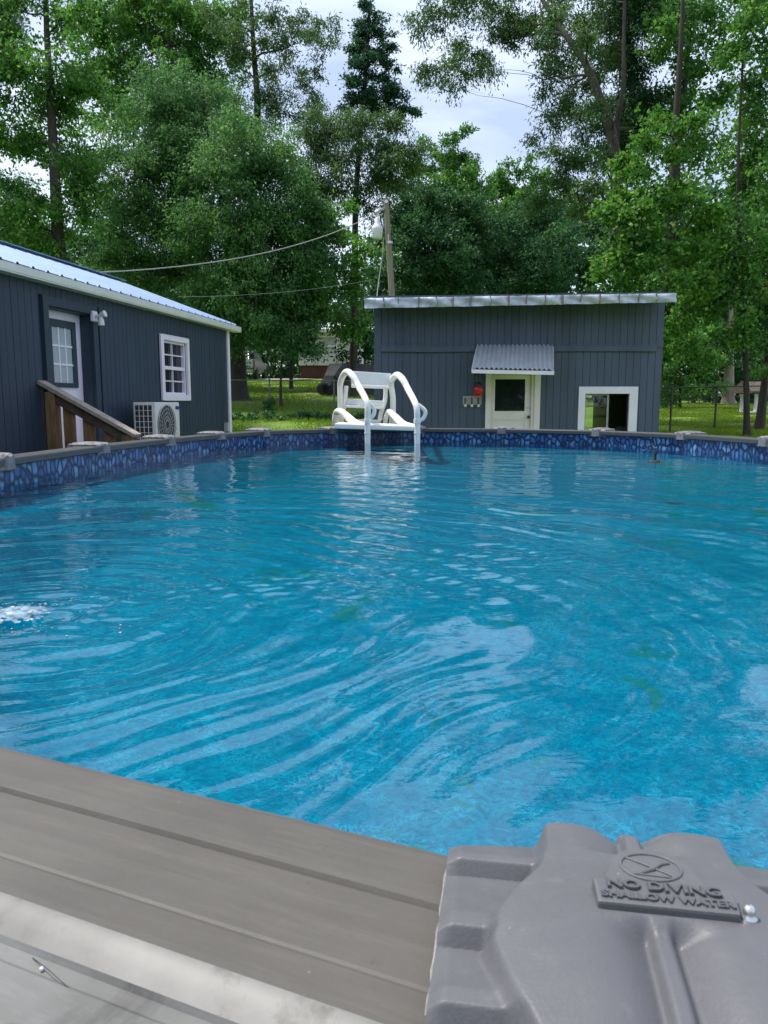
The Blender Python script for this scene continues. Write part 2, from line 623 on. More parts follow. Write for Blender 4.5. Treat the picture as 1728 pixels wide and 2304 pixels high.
def floormat():
    t = NT('blue_floor_liner')
    g = t.n('NewGeometry')
    p = g.outputs['Position']
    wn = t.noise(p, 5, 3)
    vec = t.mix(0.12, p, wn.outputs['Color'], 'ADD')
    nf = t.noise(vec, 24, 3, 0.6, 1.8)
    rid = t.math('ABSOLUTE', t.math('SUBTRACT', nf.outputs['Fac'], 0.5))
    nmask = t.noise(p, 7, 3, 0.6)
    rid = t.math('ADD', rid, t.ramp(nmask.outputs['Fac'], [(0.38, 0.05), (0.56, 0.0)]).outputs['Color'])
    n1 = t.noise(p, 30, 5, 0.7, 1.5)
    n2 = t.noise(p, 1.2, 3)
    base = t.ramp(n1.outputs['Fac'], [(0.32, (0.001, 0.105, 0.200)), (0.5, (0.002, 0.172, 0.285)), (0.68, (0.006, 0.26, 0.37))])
    ln = t.ramp(rid, [(0.0, 0.8), (0.04, 0.0)])  # crinkled lines of light bent by the water, painted into the floor colour
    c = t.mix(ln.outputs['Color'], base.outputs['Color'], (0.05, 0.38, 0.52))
    # a few settled leaf stains
    n3 = t.noise(p, 2.3, 5, 0.65, 0.6)
    st = t.ramp(n3.outputs['Fac'], [(0.615, 0.0), (0.66, 0.7)])
    c = t.mix(st.outputs['Color'], c, (0.13, 0.16, 0.10))
    t.l(c, t.b.inputs['Base Color'])
    t.b.inputs['Roughness'].default_value = 0.5
    return t.m


M['liner'] = linermat()
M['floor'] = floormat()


def watermat():
    t = NT('clear_pool_water')
    t.t.nodes.remove(t.b)
    g = t.n('NewGeometry')
    p = g.outputs['Position']
    n1 = t.noise(p, 16, 4, 0.55, 0.6)
    mpw = t.n('Mapping')
    mpw.inputs['Rotation'].default_value = (0, 0, 0.7)
    mpw.inputs['Scale'].default_value = (1, 3.2, 1)
    t.l(p, mpw.inputs['Vector'])
    n2 = t.noise(mpw.outputs['Vector'], 11, 3, 0.5, 0.8)
    n3 = t.noise(p, 55, 2, 0.5, 0.4)
    h = t.math('ADD', n1.outputs['Fac'], t.math('MULTIPLY', n2.outputs['Fac'], 0.7))
    h = t.math('ADD', h, t.math('MULTIPLY', n3.outputs['Fac'], 0.10))
    bp = t.n('Bump')
    bp.inputs['Strength'].default_value = 0.05
    bp.inputs['Distance'].default_value = 0.010
    t.l(h, bp.inputs['Height'])
    fr = t.n('Fresnel')
    fr.inputs['IOR'].default_value = 1.47
    t.l(bp.outputs['Normal'], fr.inputs['Normal'])
    gl = t.n('BsdfGlossy')
    gl.inputs['Roughness'].default_value = 0.0
    gl.inputs['Color'].default_value = (1, 1, 1, 1)
    t.l(bp.outputs['Normal'], gl.inputs['Normal'])
    tr = t.n('BsdfTransparent')
    tr.inputs['Color'].default_value = (0.17, 0.90, 0.975, 1)
    ms = t.n('MixShader')
    t.l(fr.outputs[0], ms.inputs['Fac'])
    t.l(tr.outputs[0], ms.inputs[1])
    t.l(gl.outputs[0], ms.inputs[2])
    t.l(ms.outputs[0], t.out.inputs['Surface'])
    return t.m


M['water'] = watermat()
M['foam'] = pmat('white_bubbles', (0.16, 0.26, 0.34), 0.15, 0.7, 50, stain=((0.62, 0.66, 0.68), 34, 0.52, 0.9))

# ------------------------------------------------------------------ ground
gy = [-400, 13.2, 14.5, 18, 21, 26, 30, 38, 45, 50, 60, 90, 400]
gl_ = [0, 0, 0.1, 0.62, 0.88, 1.39, 1.85, 2.45, 2.93, 3.1, 3.3, 3.6, 4.0]
gr_ = [0, 0, 0.08, 0.50, 0.84, 1.05, 1.22, 1.42, 1.55, 1.63, 1.8, 2.6, 4.0]


def gz(x, y):
    t = smooth(-1, 7, x)
    return np.interp(y, gy, gl_) * (1 - t) + np.interp(y, gy, gr_) * t


def ground():
    xs = np.concatenate([np.linspace(-400, -40, 13), np.linspace(-36, 36, 97), np.linspace(40, 400, 13)])
    ys = np.concatenate([np.linspace(-400, -20, 12), np.linspace(-16, 70, 130), np.linspace(75, 400, 14)])
    X, Y = np.meshgrid(xs, ys)
    rs = np.random.RandomState(3)
    Z = gz(X, Y)
    bumpy = smooth(14, 20, Y) * 0.04
    Z = Z + bumpy * (np.sin(X * 1.7 + Y * 0.6) + np.sin(X * 0.7 - Y * 1.9 + 1) + rs.normal(0, 0.4, X.shape))
    nx, ny = len(xs), len(ys)
    mb = MB()
    mb.v = list(map(tuple, np.stack([X.ravel(), Y.ravel(), Z.ravel()], 1)))
    mb.f = [(j * nx + i, j * nx + i + 1, (j + 1) * nx + i + 1, (j + 1) * nx + i) for j in range(ny - 1) for i in range(nx - 1)]
    mb.sm = [True] * len(mb.f)
    o = obj('ground', mb, M['lawn'])
    tag(o, 'green sloping lawn with worn patches around the pool', kind='structure')


ground()


def strip(name, pts, width, m, lift=0.05, label=None):
    mb = MB()
    pts = [Vector(p) for p in pts]
    vs_ = []
    for i, p in enumerate(pts):
        d = (pts[min(i + 1, len(pts) - 1)] - pts[max(i - 1, 0)])
        d.z = 0
        d.normalize()
        n = Vector((-d.y, d.x, 0))
        for k in (-1, -0.33, 0.33, 1):
            q = p + n * k * width / 2 * (1 + 0.1 * math.sin(i * 2.1 + k))
            vs_.append((q.x, q.y, float(gz(q.x, q.y)) + lift))
    fs = [(i * 4 + k, i * 4 + k + 1, i * 4 + k + 5, i * 4 + k + 4) for i in range(len(pts) - 1) for k in range(3)]
    mb.add(vs_, fs, True)
    o = obj(name, mb, m)
    tag(o, label, kind='structure')


strip('driveway', [(-30, 47, 0), (-16, 45.5, 0), (-11, 44.5, 0), (-8.5, 44.2, 0), (-6.0, 45, 0), (-5.0, 46, 0)], 3.0, M['gravel'], 0.10, 'pale gravel driveway beside the far house')
strip('path', [(-14, 37, 0), (-11, 36.5, 0), (-8.6, 36.0, 0), (-6.6, 35.2, 0)], 1.3, M['gravel'], 0.10, 'short worn gravel path by the oak trunk')

# ------------------------------------------------------------------ swimming pool
RIM = 1.33
WZ = 1.175
_in = Vector((0.175, 0.462))           # inner corner below the near cap
_d1 = Vector((-0.923, 0.384))          # near rail runs left and away
J = [Vector((0.162, 0.432)),
     Vector((1.30, 0.50)), Vector((2.22, 0.98)), Vector((2.92, 1.85)), Vector((3.22, 2.95)), Vector((3.30, 4.10)), Vector((3.28, 5.30)),
     Vector((3.17, 6.45)), Vector((2.90, 7.55)), Vector((2.32, 8.46)), Vector((1.38, 9.06)), Vector((0.40, 9.25)),
     Vector((-0.59, 9.02)), Vector((-1.28, 8.42)), Vector((-1.58, 7.55)), Vector((-1.82, 6.62)), Vector((-1.98, 5.48)), Vector((-2.06, 4.22)),
     Vector((-1.98, 3.05)), Vector((-1.55, 1.85)), Vector((-0.853, 0.870))]
NJ = len(J)
CEN = Vector((0.65, 4.8))
miter, tang = [], []
for i in range(NJ):
    a = (J[i] - J[i - 1]).normalized()
    b = (J[(i + 1) % NJ] - J[i]).normalized()
    na, nb = Vector((a.y, -a.x)), Vector((b.y, -b.x))
    m_ = (na + nb).normalized()
    miter.append(m_ / max(0.5, m_.dot(na)))
    tang.append((a + b).normalized())

pool = thing('swimming_pool', 'oval above ground pool with grey rails and blue stone print liner', 'swimming pool', (CEN.x, CEN.y, 0))
# rail profile (outward v, height)
PROF = [(0.012, -0.044), (0.002, -0.038), (0.0, -0.008), (0.004, -0.001), (0.010, 0.0), (0.040, 0.0005), (0.0555, 0.0), (0.058, -0.0032), (0.0605, -0.0032), (0.064, 0.0002),
        (0.088, 0.0002), (0.094, 0.0004), (0.100, 0.0002), (0.121, 0.0), (0.1235, -0.0005), (0.126, 0.0), (0.140, 0.0004), (0.147, 0.0008), (0.1525, 0.0008)]
LIP = [(0.1525, 0.0008), (0.1555, 0.0003), (0.1600, -0.0012), (0.166, -0.0040), (0.1725, -0.0075)]
LEDGE = [(0.1725, -0.0075), (0.1750, -0.0105), (0.1835, -0.0115), (0.1865, -0.0098), (0.215, -0.0110), (0.245, -0.0150), (0.262, -0.0220), (0.270, -0.05), (0.268, -0.09)]


def sweep(i, prof, zb, t0=0.0, t1=1.0):
    k = (i + 1) % NJ
    mb = MB()
    vs_ = []
    n = 2
    for t in (t0, t1):
        P = J[i].lerp(J[k], t)
        mm = miter[i].lerp(miter[k], t)
        for v, z in prof:
            q = P + mm * v
            vs_.append((q.x, q.y, zb + z))
    m = len(prof)
    fs = [(a, a + 1, m + a + 1, m + a) for a in range(m - 1)]
    mb.add(vs_, fs, False)
    return mb


for i in range(NJ):
    near = i == NJ - 1
    rl = obj('top_rail', sweep(i, PROF, RIM), M['rail'] if near else M['rail_far'], pool)
    if near:
        rl['label'] = 'taupe near top rail with pressed grooves'
    lg = obj('outer_ledge', sweep(i, LEDGE, RIM), M['ledge'], pool)
    lp_ = sweep(i, LIP, RIM)
    lp_.sm = [True] * len(lp_.f)
    obj('rolled_lip', lp_, M['lip'], pool)
    # outer wall sheet below
    obj('outer_wall', sweep(i, [(0.10, -0.02), (0.10, -0.4), (0.10, -RIM + 0.0)], RIM), M['rail_far'], pool)

# liner wall (uv = metres along, height)
NS = 14
outline = []
for i in range(NJ):
    for k in range(NS):
        outline.append(J[i].lerp(J[(i + 1) % NJ], k / NS))
OUT = [p + Vector(((p - CEN).x, (p - CEN).y)).normalized() * 0.03 for p in outline]
NO = len(OUT)
zl = [0.03, 0.5, 0.95, 1.12, 1.297]
mb = MB()
uvs = []
per = [0.0]
for i in range(NO):
    per.append(per[-1] + (OUT[(i + 1) % NO] - OUT[i]).length)
mb.v = [(OUT[i % NO].x, OUT[i % NO].y, z) for i in range(NO + 1) for z in zl]
m = len(zl)
mb.f = [(i * m + k, (i + 1) * m + k, (i + 1) * m + k + 1, i * m + k + 1) for i in range(NO) for k in range(m - 1)]
mb.sm = [True] * len(mb.f)
lo = obj('liner', mb, M['liner'], pool)
uvl = lo.data.uv_layers.new(name='UVMap')
for lp in lo.data.loops:
    vi = lp.vertex_index
    uvl.data[lp.index].uv = (per[vi // m], zl[vi % m])
mb = MB()
floor_z = lambda y: 0.68 + 0.028 * y
NRF = 26
for k in range(NRF + 1):
    f0 = (k / NRF) ** 0.8
    for p in OUT:
        q = CEN.lerp(p, f0)
        dw = (p - q).length                     # coved up to the wall all round
        cz = (1.12 - floor_z(q.y)) * float(1 - smooth(0.0, 0.75, dw))
        mb.v.append((q.x, q.y, floor_z(q.y) + cz))
mb.f = [(k * NO + i, (k + 1) * NO + i, (k + 1) * NO + (i + 1) % NO, k * NO + (i + 1) % NO) for k in range(NRF) for i in range(NO)]
mb.sm = [True] * len(mb.f)
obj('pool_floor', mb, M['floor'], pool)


# ---- resin caps : one height field, centred on the joint, u along the rim, v outward
def cap_height(u, v):
    au = abs(u)
    # pear outline of the raised dome
    hw = np.interp(v, [-0.02, 0.0, 0.04, 0.062, 0.085, 0.103, 0.128, 0.154, 0.18, 0.205, 0.225, 0.26],
                   [0.056, 0.058, 0.058, 0.064, 0.078, 0.0866, 0.089, 0.081, 0.070, 0.06, 0.045, 0.03])
    # flange, stepped facets that climb outward then drop
    saw = 0.0
    for a, b, hgt in ((0.016, 0.047, 0.010), (0.054, 0.110, 0.011), (0.118, 0.166, 0.012), (0.172, 0.225, 0.010)):
        if a <= v <= b:
            saw = hgt * min(1.0, 0.25 + 0.75 * (v - a) / (b - a) * 1.25)
        elif b < v < b + 0.006:
            saw = hgt * (1 - (v - b) / 0.006)
    saw *= float(smooth(0.118, 0.106, au)) * 0.5 + 0.5
    h = 0.012 + saw
    rise = float(smooth(hw + 0.004, hw - 0.006, au))
    crown = 0.030 + 0.007 * float(smooth(0.0, 0.12, v)) - 0.010 * float(smooth(0.15, 0.25, v))
    lob = crown * (1 - 0.22 * (max(0, au - 0.03) / 0.06) ** 2)
    val = 0.015 * math.exp(-(au / 0.018) ** 2)
    bead = 0.0095 * math.exp(-(au / 0.0062) ** 4)
    flat = float(smooth(0.034, 0.046, v) * smooth(0.116, 0.104, v)) * float(smooth(0.050, 0.034, abs(u - 0.003)))
    dome = lob - (val - bead) * (1 - flat)
    h = h * (1 - rise) + max(dome, h * 0.8) * rise
    # front lip rounding
    h -= 0.010 * float(smooth(0.012, -0.004, v - 0.235 * max(0, au - 0.045)))
    return h


def cap_mesh(name, nu, nv):
    mb = MB()
    us = np.linspace(-0.115, 0.115, nu)
    ts = np.linspace(0, 1, nv)
    grid = []
    for t in ts:
        for u in us:
            v0 = 0.235 * max(0, abs(u) - 0.045) - 0.008 + 0.010 * float(smooth(0.05, 0.065, abs(u)))
            v = v0 + (0.235 - v0) * t
            grid.append((u, -v, cap_height(u, v)))
    fs = [(j * nu + i, j * nu + i + 1, (j + 1) * nu + i + 1, (j + 1) * nu + i) for j in range(nv - 1) for i in range(nu - 1)]
    fs = [tuple(reversed(f)) for f in fs]
    # skirt
    ring = [i for i in range(nu)] + [(j + 1) * nu - 1 for j in range(1, nv)] + [(nv - 1) * nu + i for i in range(nu - 2, -1, -1)] + [j * nu for j in range(nv - 2, 0, -1)]
    mb.add(grid, fs, True)
    sk = []
    for idx in ring:
        x, y, z = grid[idx]
        sk.append((x, y, z))
    for idx in ring:
        x, y, z = grid[idx]
        inner = idx < nu
        sk.append((x, y + (0.004 if inner else 0), -0.066 if inner else -0.012 if abs(y) < 0.15 else -0.03))
    k = len(ring)
    mb.add(sk, [(a, a + k, (a + 1) % k + k, (a + 1) % k) for a in range(k)], False)
    return mb.mesh(name)


near_cap_me = cap_mesh('near_cap', 190, 270)
far_cap_me = cap_mesh('rail_cap', 40, 40)
for i in range(NJ):
    p = J[i]
    o = link('rail_cap', near_cap_me if i == 0 else far_cap_me, M['resin'] if i == 0 else M['resin_old'], pool)
    if i == 0:
        v = Vector((-0.16, -0.987))
        lw = Vector((0.160, 0.470))
        o['label'] = 'grey moulded near rail cap with no diving plaque'
        CAP = o
    else:
        v = Vector((miter[i].x, miter[i].y)).normalized()
        lw = p - v * 0.004
    o.location = (lw.x - CEN.x, lw.y - CEN.y, RIM)
    o.rotation_euler = (0, 0, math.atan2(v.y, v.x) + math.pi / 2)
    if i:
        o.scale = (0.9, 1.0, 0.85 + 0.12 * math.sin(i * 3.1))


# plaque, emblem, lettering and screw on the near cap, in cap coordinates (u, -v, z)
def in_cap(name, mb, m, bev=0):
    me = mb.mesh(name)
    if bev:
        bevel_mesh(me, bev, 2)
    return link(name, me, m, CAP)


PT = 0.0425
mb = MB()
pu0, pu1, pv0, pv1 = -0.033, 0.041, 0.0850, 0.1045
mb.hexa([(pu0 + .001, -pv1, 0.026), (pu1, -pv1, 0.026), (pu1 + .001, -pv0, 0.026), (pu0, -pv0, 0.026),
         (pu0 + .002, -pv1, PT - 0.0015), (pu1 - .001, -pv1, PT - 0.0015), (pu1, -pv0, PT), (pu0 + .001, -pv0, PT)])
plaque = in_cap('warning_plaque', mb, M['resin'], 0.0016)
mb = MB()
prof = [(u_ - 0.0048, v_ + 0.0230) for u_, v_ in [(-0.020, 0.0635), (0.034, 0.0635), (0.031, 0.052), (0.0275, 0.040), (0.022, 0.031), (0.012, 0.0265), (0.002, 0.0265), (-0.008, 0.031), (-0.0135, 0.040), (-0.017, 0.052)]]
n = len(prof)
mb.add([(u, -v, 0.024) for u, v in prof] + [(u, -v, 0.0388) for u, v in prof],
       [tuple(range(n)), tuple(range(2 * n - 1, n - 1, -1))] + [(k, (k + 1) % n, (k + 1) % n + n, k + n) for k in range(n)])
back = in_cap('emblem_plate', mb, M['resin'], 0.0012)
mb = MB()
ec = (0.0020, -0.0662)
ring = [(ec[0] + 0.0165 * math.cos(a), ec[1] + 0.0128 * math.sin(a), 0.0390) for a in [2 * math.pi * k / 40 for k in range(41)]]
mb.tube(ring, 0.0009, 8, False)
mb.tube([(ec[0] - 0.0130, ec[1] + 0.0080, 0.039), (ec[0], ec[1], 0.0392), (ec[0] + 0.0130, ec[1] - 0.0080, 0.039)], 0.0007, 6)
mb.tube([(ec[0] + 0.011, ec[1] + 0.0055, 0.039), (ec[0] + 0.006, ec[1] + 0.0035, 0.0392), (ec[0] + 0.001, ec[1] - 0.002, 0.0392), (ec[0] - 0.008, ec[1] - 0.0075, 0.039)],
        [0.0011, 0.0013, 0.0016, 0.0008], 6)
mb.tube([(ec[0] - 0.012, ec[1] - 0.0075, 0.039), (ec[0] + 0.012, ec[1] - 0.0085, 0.039)], 0.0006, 6)
in_cap('emblem', mb, M['resin'])


def lettering(txt, size, u, v, z, parent, stretch=1.0):
    cu = bpy.data.curves.new('lettering', 'FONT')
    cu.body = txt
    cu.size = size
    cu.extrude = 0.0007
    cu.bevel_depth = 0.00012
    cu.align_x = 'CENTER'
    cu.align_y = 'CENTER'
    cu.offset = 0.00012
    tmp = bpy.data.objects.new('tmp_text', cu)
    col.objects.link(tmp)
    dg = bpy.context.evaluated_depsgraph_get()
    me = bpy.data.meshes.new_from_object(tmp.evaluated_get(dg))
    bpy.data.objects.remove(tmp)
    me.materials.clear()
    o = link('lettering', me, M['resin_letter'], parent)
    o.location = (u, -v, z)
    o.scale = (stretch, 1, 1)
    return o


M['resin_letter'] = pmat('grey_resin_letters', (0.085, 0.085, 0.096), 0.5, 0.05, 20)
lettering('NO DIVING', 0.0096, 0.0042, 0.0908, PT + 0.0004, CAP, 1.18)
lettering('SHALLOW WATER', 0.0070, 0.0046, 0.0990, PT - 0.0007, CAP, 1.14)
mb = MB()
mb.lathe((0.0455, -0.0985, 0.0375), [(0.0, 0.0052), (0.0018, 0.0050), (0.0030, 0.0036), (0.0033, 0.0018), (0.0030, 0.0), (0.0044, -0.0004), (0.0044, -0.003)], 14)
in_cap('screw', mb, M['steel'])
# chalky strip where the rail meets the cap
a = J[NJ - 1]
mb = MB()
tdir = (J[0] - J[NJ - 1]).normalized()
nd = Vector((tdir.y, -tdir.x))
L = (J[0] - J[NJ - 1]).length
pts = []
for k in range(13):
    v = 0.030 + k * 0.0102
    cu_ = -0.115
    # left edge of the cap in world coordinates
    q = Vector((0.160, 0.470)) + Vector((0.987, -0.16)) * cu_ + Vector((-0.16, -0.987)) * v
    wd = 0.0016 + 0.0014 * abs(math.sin(k * 1.9))
    pts.append((q.x - wd * 0.9, q.y, RIM + 0.0035))
    pts.append((q.x + 0.004, q.y, RIM + 0.0040))
mb.add(pts, [(2 * k, 2 * k + 2, 2 * k + 3, 2 * k + 1) for k in range(12)], True)
obj('worn_edge', mb, M['chalk'], pool)
# lint fibre lying on the ledge
mb = MB()
q0 = atz(73, 2155, RIM - 0.0102)
mb.tube([q0, q0.lerp(atz(110, 2190, RIM - 0.0100), 1) + Vector((0, 0, 0.002)), atz(160, 2228, RIM - 0.0102)], 0.00025, 5)
fib = obj('dark_fibre', mb, M['black'])
tag(fib, 'thin dark fibre lying on the pale outer ledge', 'fibre')
mb = MB()
c0 = atz(94, 2180, RIM - 0.0100)
mb.lathe(c0, [(0.0, 0.0013), (0.0008, 0.001), (0.0013, 0.0003), (0.0008, -0.001)], 8)
fl = obj('white_fleck', mb, M['white'])
tag(fl, 'tiny white fleck on the pale outer ledge beside the fibre', 'fleck')

# uprights under the far caps are hidden; a few at the left show from the side
for i in range(NJ):
    mb = MB()
    p = J[i] + miter[i] * 0.12
    t = tang[i]
    mb.obox((p.x, p.y, RIM / 2 - 0.03), (t.x * 0.05, t.y * 0.05, 0), (miter[i].x * 0.04, miter[i].y * 0.04, 0), (0, 0, RIM / 2 - 0.035))
    obj('upright', mb, M['rail_far'], pool)

# ------------------------------------------------------------------ water
JET = atz(35, 1395, WZ)


def sn(X, Y, k, seed, n=7):
    q = np.random.RandomState(seed)
    Z = np.zeros_like(X)
    for _ in range(n):
        th = q.uniform(0, 2 * math.pi)
        kk = k * q.uniform(0.55, 1.5)
        Z += np.sin(kk * (X * math.cos(th) + Y * math.sin(th)) + q.uniform(0, 6.28))
    return Z / math.sqrt(n / 2.0)


def wave(X, Y):
    rs = np.random.RandomState(5)
    dx, dy = X - JET.x, Y - JET.y
    r = np.sqrt(dx * dx + dy * dy) + 1e-4
    wp = 0.13 * sn(X, Y, 1.6, 31) + 0.055 * sn(X, Y, 4.5, 32) + 0.014 * sn(X, Y, 12, 33)
    Rr = r + wp
    env = np.exp(-r / 3.0)
    Z = np.zeros_like(X)
    # swell spreading from the return jet, broken into long arcs
    for lam, amp, ph, sd in ((0.56, 0.0100, 0.2, 41), (0.30, 0.0052, 1.7, 42), (0.155, 0.0016, 3.0, 43)):
        m = smooth(-0.9, 1.1, sn(X, Y, 2.2, sd))
        Z += amp * env * m * np.sin(2 * math.pi * Rr / lam + ph)
    # fine comb ripples riding on it in patches
    for lam, amp, sd in ((0.085, 0.00075, 51), (0.055, 0.00050, 52), (0.120, 0.00090, 53)):
        m = 0.25 + 0.75 * smooth(-0.2, 1.0, sn(X, Y, 4.0, sd))
        Z += amp * m * np.sin(2 * math.pi * (Rr + 0.016 * sn(X, Y, 11, sd + 7)) / lam)
    for k in range(24):
        th = rs.uniform(0, 2 * math.pi)
        lam = rs.uniform(0.10, 0.60)
        mod = smooth(-1, 1.2, sn(X, Y, 1.3, 60 + k, 4))
        Z += 0.0072 * lam / 6.28 * mod * np.sin(2 * math.pi * (X * math.cos(th) + Y * math.sin(th) + 0.4 * wp) / lam + rs.uniform(0, 6))
    for k in range(16):
        th = rs.uniform(0, 2 * math.pi)
        lam = rs.uniform(0.05, 0.16)
        mod = smooth(-0.3, 1.2, sn(X, Y, 2.6, 120 + k, 4))
        Z += 0.0125 * lam / 6.28 * mod * np.sin(2 * math.pi * (X * math.cos(th) + Y * math.sin(th)) / lam + rs.uniform(0, 6) + 6 * wp)
    # choppy tongue thrown out by the return jet
    ux, uy = math.cos(0.42), math.sin(0.42)
    s_ = dx * ux + dy * uy
    q_ = -dx * uy + dy * ux
    ton = np.exp(-(q_ / (0.10 + 0.20 * np.clip(s_, 0, 3))) ** 2) * smooth(-0.1, 0.1, s_) * np.exp(-np.clip(s_, 0, 9) / 1.3)
    ch = np.zeros_like(X)
    for k in range(18):
        th = rs.uniform(0, 2 * math.pi)
        lam = rs.uniform(0.032, 0.095)
        ch += np.sin(2 * math.pi * (X * math.cos(th) + Y * math.sin(th)) / lam + rs.uniform(0, 6) + 9 * wp + 1.3 * sn(X, Y, 14, 70 + k, 4)) * lam
    Z += ton * ch * 0.010 * (0.35 + 0.65 * smooth(-0.6, 0.9, sn(X, Y, 6.0, 91)))
    boil = np.exp(-(r / 0.075) ** 2)
    Z += boil * (0.010 + 0.02 * ch)
    return Z


NA, NR = 1150, 330
op = []
tot = per[-1]
pa = np.array(per)
fine = np.linspace(0, tot, 6000)
fx_ = np.interp(fine, pa, [OUT[i % NO].x for i in range(NO + 1)])
fy_ = np.interp(fine, pa, [OUT[i % NO].y for i in range(NO + 1)])
cum = np.cumsum(1.0 / (1.1 + np.hypot(fx_, fy_)))
tgt = np.interp(np.linspace(cum[0], cum[-1], NA, endpoint=False), cum, fine)
ox = np.interp(tgt, pa, [OUT[i % NO].x for i in range(NO + 1)])
oy = np.interp(tgt, pa, [OUT[i % NO].y for i in range(NO + 1)])
# radial fan about a point near the camera keeps the near water finely divided
FC = np.array([-0.05, 1.9])
rr = np.linspace(0.0, 1.0, NR + 1)[1:] ** 1.25
X = FC[0] + np.outer(rr, ox - FC[0])
Y = FC[1] + np.outer(rr, oy - FC[1])
Z = WZ + wave(X, Y)
V = np.stack([X, Y, Z], 2).reshape(-1, 3)
V = np.vstack([V, [[FC[0], FC[1], WZ + float(wave(np.array([FC[0]]), np.array([FC[1]]))[0])]]])
ii, kk = np.meshgrid(np.arange(NR - 1), np.arange(NA), indexing='ij')
a = ii * NA + kk
b = ii * NA + (kk + 1) % NA
F = np.stack([a, a + NA, b + NA, b], 2).reshape(-1, 4)
k1 = np.arange(NA)
T = np.stack([np.full(NA, len(V) - 1), k1, (k1 + 1) % NA], 1)
wm = bpy.data.meshes.new('pool_water')
wm.from_pydata(V.tolist(), [], F.tolist() + T.tolist())
wm.polygons.foreach_set('use_smooth', [True] * len(wm.polygons))
wm.update()
wo = link('water', wm, M['water'])
tag(wo, 'clear rippled blue pool water', kind='structure')

# bubbling return jet: a lumpy boil with loose bubbles
mb = MB()
rr_ = random.Random(4)
NB = 46
rsb = np.random.RandomState(9)
ang_b = [(rsb.uniform(0, 6.28), rsb.uniform(25, 90), rsb.uniform(0, 6.28)) for _ in range(14)]
vs_ = []
for j in range(NB):
    for i in range(NB):
        x, y = (i / (NB - 1) - 0.5) * 0.26, (j / (NB - 1) - 0.5) * 0.24
        r = math.hypot(x, y * 1.05) / 0.105
        ch = sum(math.sin(k * (x * math.cos(a_) + y * math.sin(a_)) + ph) / (k / 40) for a_, k, ph in ang_b) / 14
        z = 0.020 * math.exp(-(r * 1.05) ** 2) + 0.012 * ch * math.exp(-(r * 0.75) ** 2) + 0.0005 + 0.0012 * rsb.normal() * math.exp(-(r * 1.1) ** 2)
        vs_.append((JET.x + x, JET.y + y, WZ + z))
mb.add(vs_, [(j * NB + i, j * NB + i + 1, (j + 1) * NB + i + 1, (j + 1) * NB + i) for j in range(NB - 1) for i in range(NB - 1)
             if math.hypot((i / (NB - 1) - 0.5) * 0.26, (j / (NB - 1) - 0.5) * 0.24) < 0.058 + 0.02 * math.sin(i * 1.1) * math.sin(j * 0.9 + 1)], True)
for k in range(60):
    a_ = rr_.uniform(0, 6.28)
    d = 0.05 + abs(rr_.gauss(0, 0.06))
    c = JET + Vector((math.cos(a_) * d * 1.3, math.sin(a_) * d, 0.030 * math.exp(-(d / 0.085) ** 2) + rr_.uniform(-0.001, 0.004)))
    r = rr_.uniform(0.0012, 0.0035)
    mb.lathe(c, [(0.0, r * 0.9), (r * 0.7, r * 0.6), (r, 0), (r * 0.8, -r * 0.4)], 6)
o = obj('foam', mb, M['foam'])
tag(o, 'white bubbling foam boiling up at the pool return jet', 'foam', kind='stuff')
# little fountain fitting
fp = atz(1473, 1038, WZ)
ft = thing('pool_fountain', 'small black fountain nozzle spraying drops from the water', 'fountain', fp)
mb = MB()
mb.lathe(fp, [(0.0, 0.012), (0.03, 0.011), (0.055, 0.003), (0.058, -0.01)], 12)
mb.tube([fp, fp + Vector((0.004, 0, 0.07))], [0.014, 0.009], 8)
mb.tube([fp + Vector((0.004, 0, 0.06)), fp + Vector((0.004, 0, 0.085))], [0.022, 0.018], 8)
obj('nozzle', mb, M['tyre'], ft)
mb = MB()
for k in range(42):
    a_ = rr_.uniform(0, 6.28)
    t_ = rr_.uniform(0.05, 1)
    rad = 0.12 * t_
    h = 0.09 + 0.40 * t_ * (1 - t_) * rr_.uniform(0.8, 1.1)
    c = fp + Vector((math.cos(a_) * rad, math.sin(a_) * rad, h - 0.10 * t_))
    r = rr_.uniform(0.0025, 0.005)
    mb.lathe(c, [(0.0, r), (r, 0), (0.0, -r)], 6)
o = obj('droplets', mb, M['foam'], ft)
o['kind'] = 'stuff'

# ------------------------------------------------------------------ left house
HA = 4.475
HD = Vector((0.1617, 0.9868, 0))          # along the wall, away from the camera
HN = Vector((0.9868, -0.1617, 0))         # outward, towards the pool
HC = Vector((-HA + 0.1639 * 12.3, 12.3, 0))   # far corner at ground


def wall(px, py, o=0.0):
    """photo pixel -> (s, z) on the house wall moved outward by o; s runs from the far corner to the camera"""
    d = ray(px, py)
    t = (HC - Vector((0, 0, EYE)) + HN * o).dot(HN) / d.dot(HN)
    p = Vector((0, 0, EYE)) + d * t
    return -(p - HC).dot(HD), p.z


def WP(s, o, z):
    p = HC - HD * s + HN * o
    return Vector((p.x, p.y, z))


def wbox(mb, s0, s1, o0, o1, z0, z1):
    return mb.hexa([WP(s0, o0, z0), WP(s1, o0, z0), WP(s1, o1, z0), WP(s0, o1, z0), WP(s0, o0, z1), WP(s1, o0, z1), WP(s1, o1, z1), WP(s0, o1, z1)])


house = thing('slate_house', 'shaded slate sided cottage with metal roof along the pool', 'house', (HC.x, HC.y, 0))
EZ = wall(517, 741, 0.12)[1] + 0.035       # eaves
HL = 10.5                                # wall length towards and past the camera
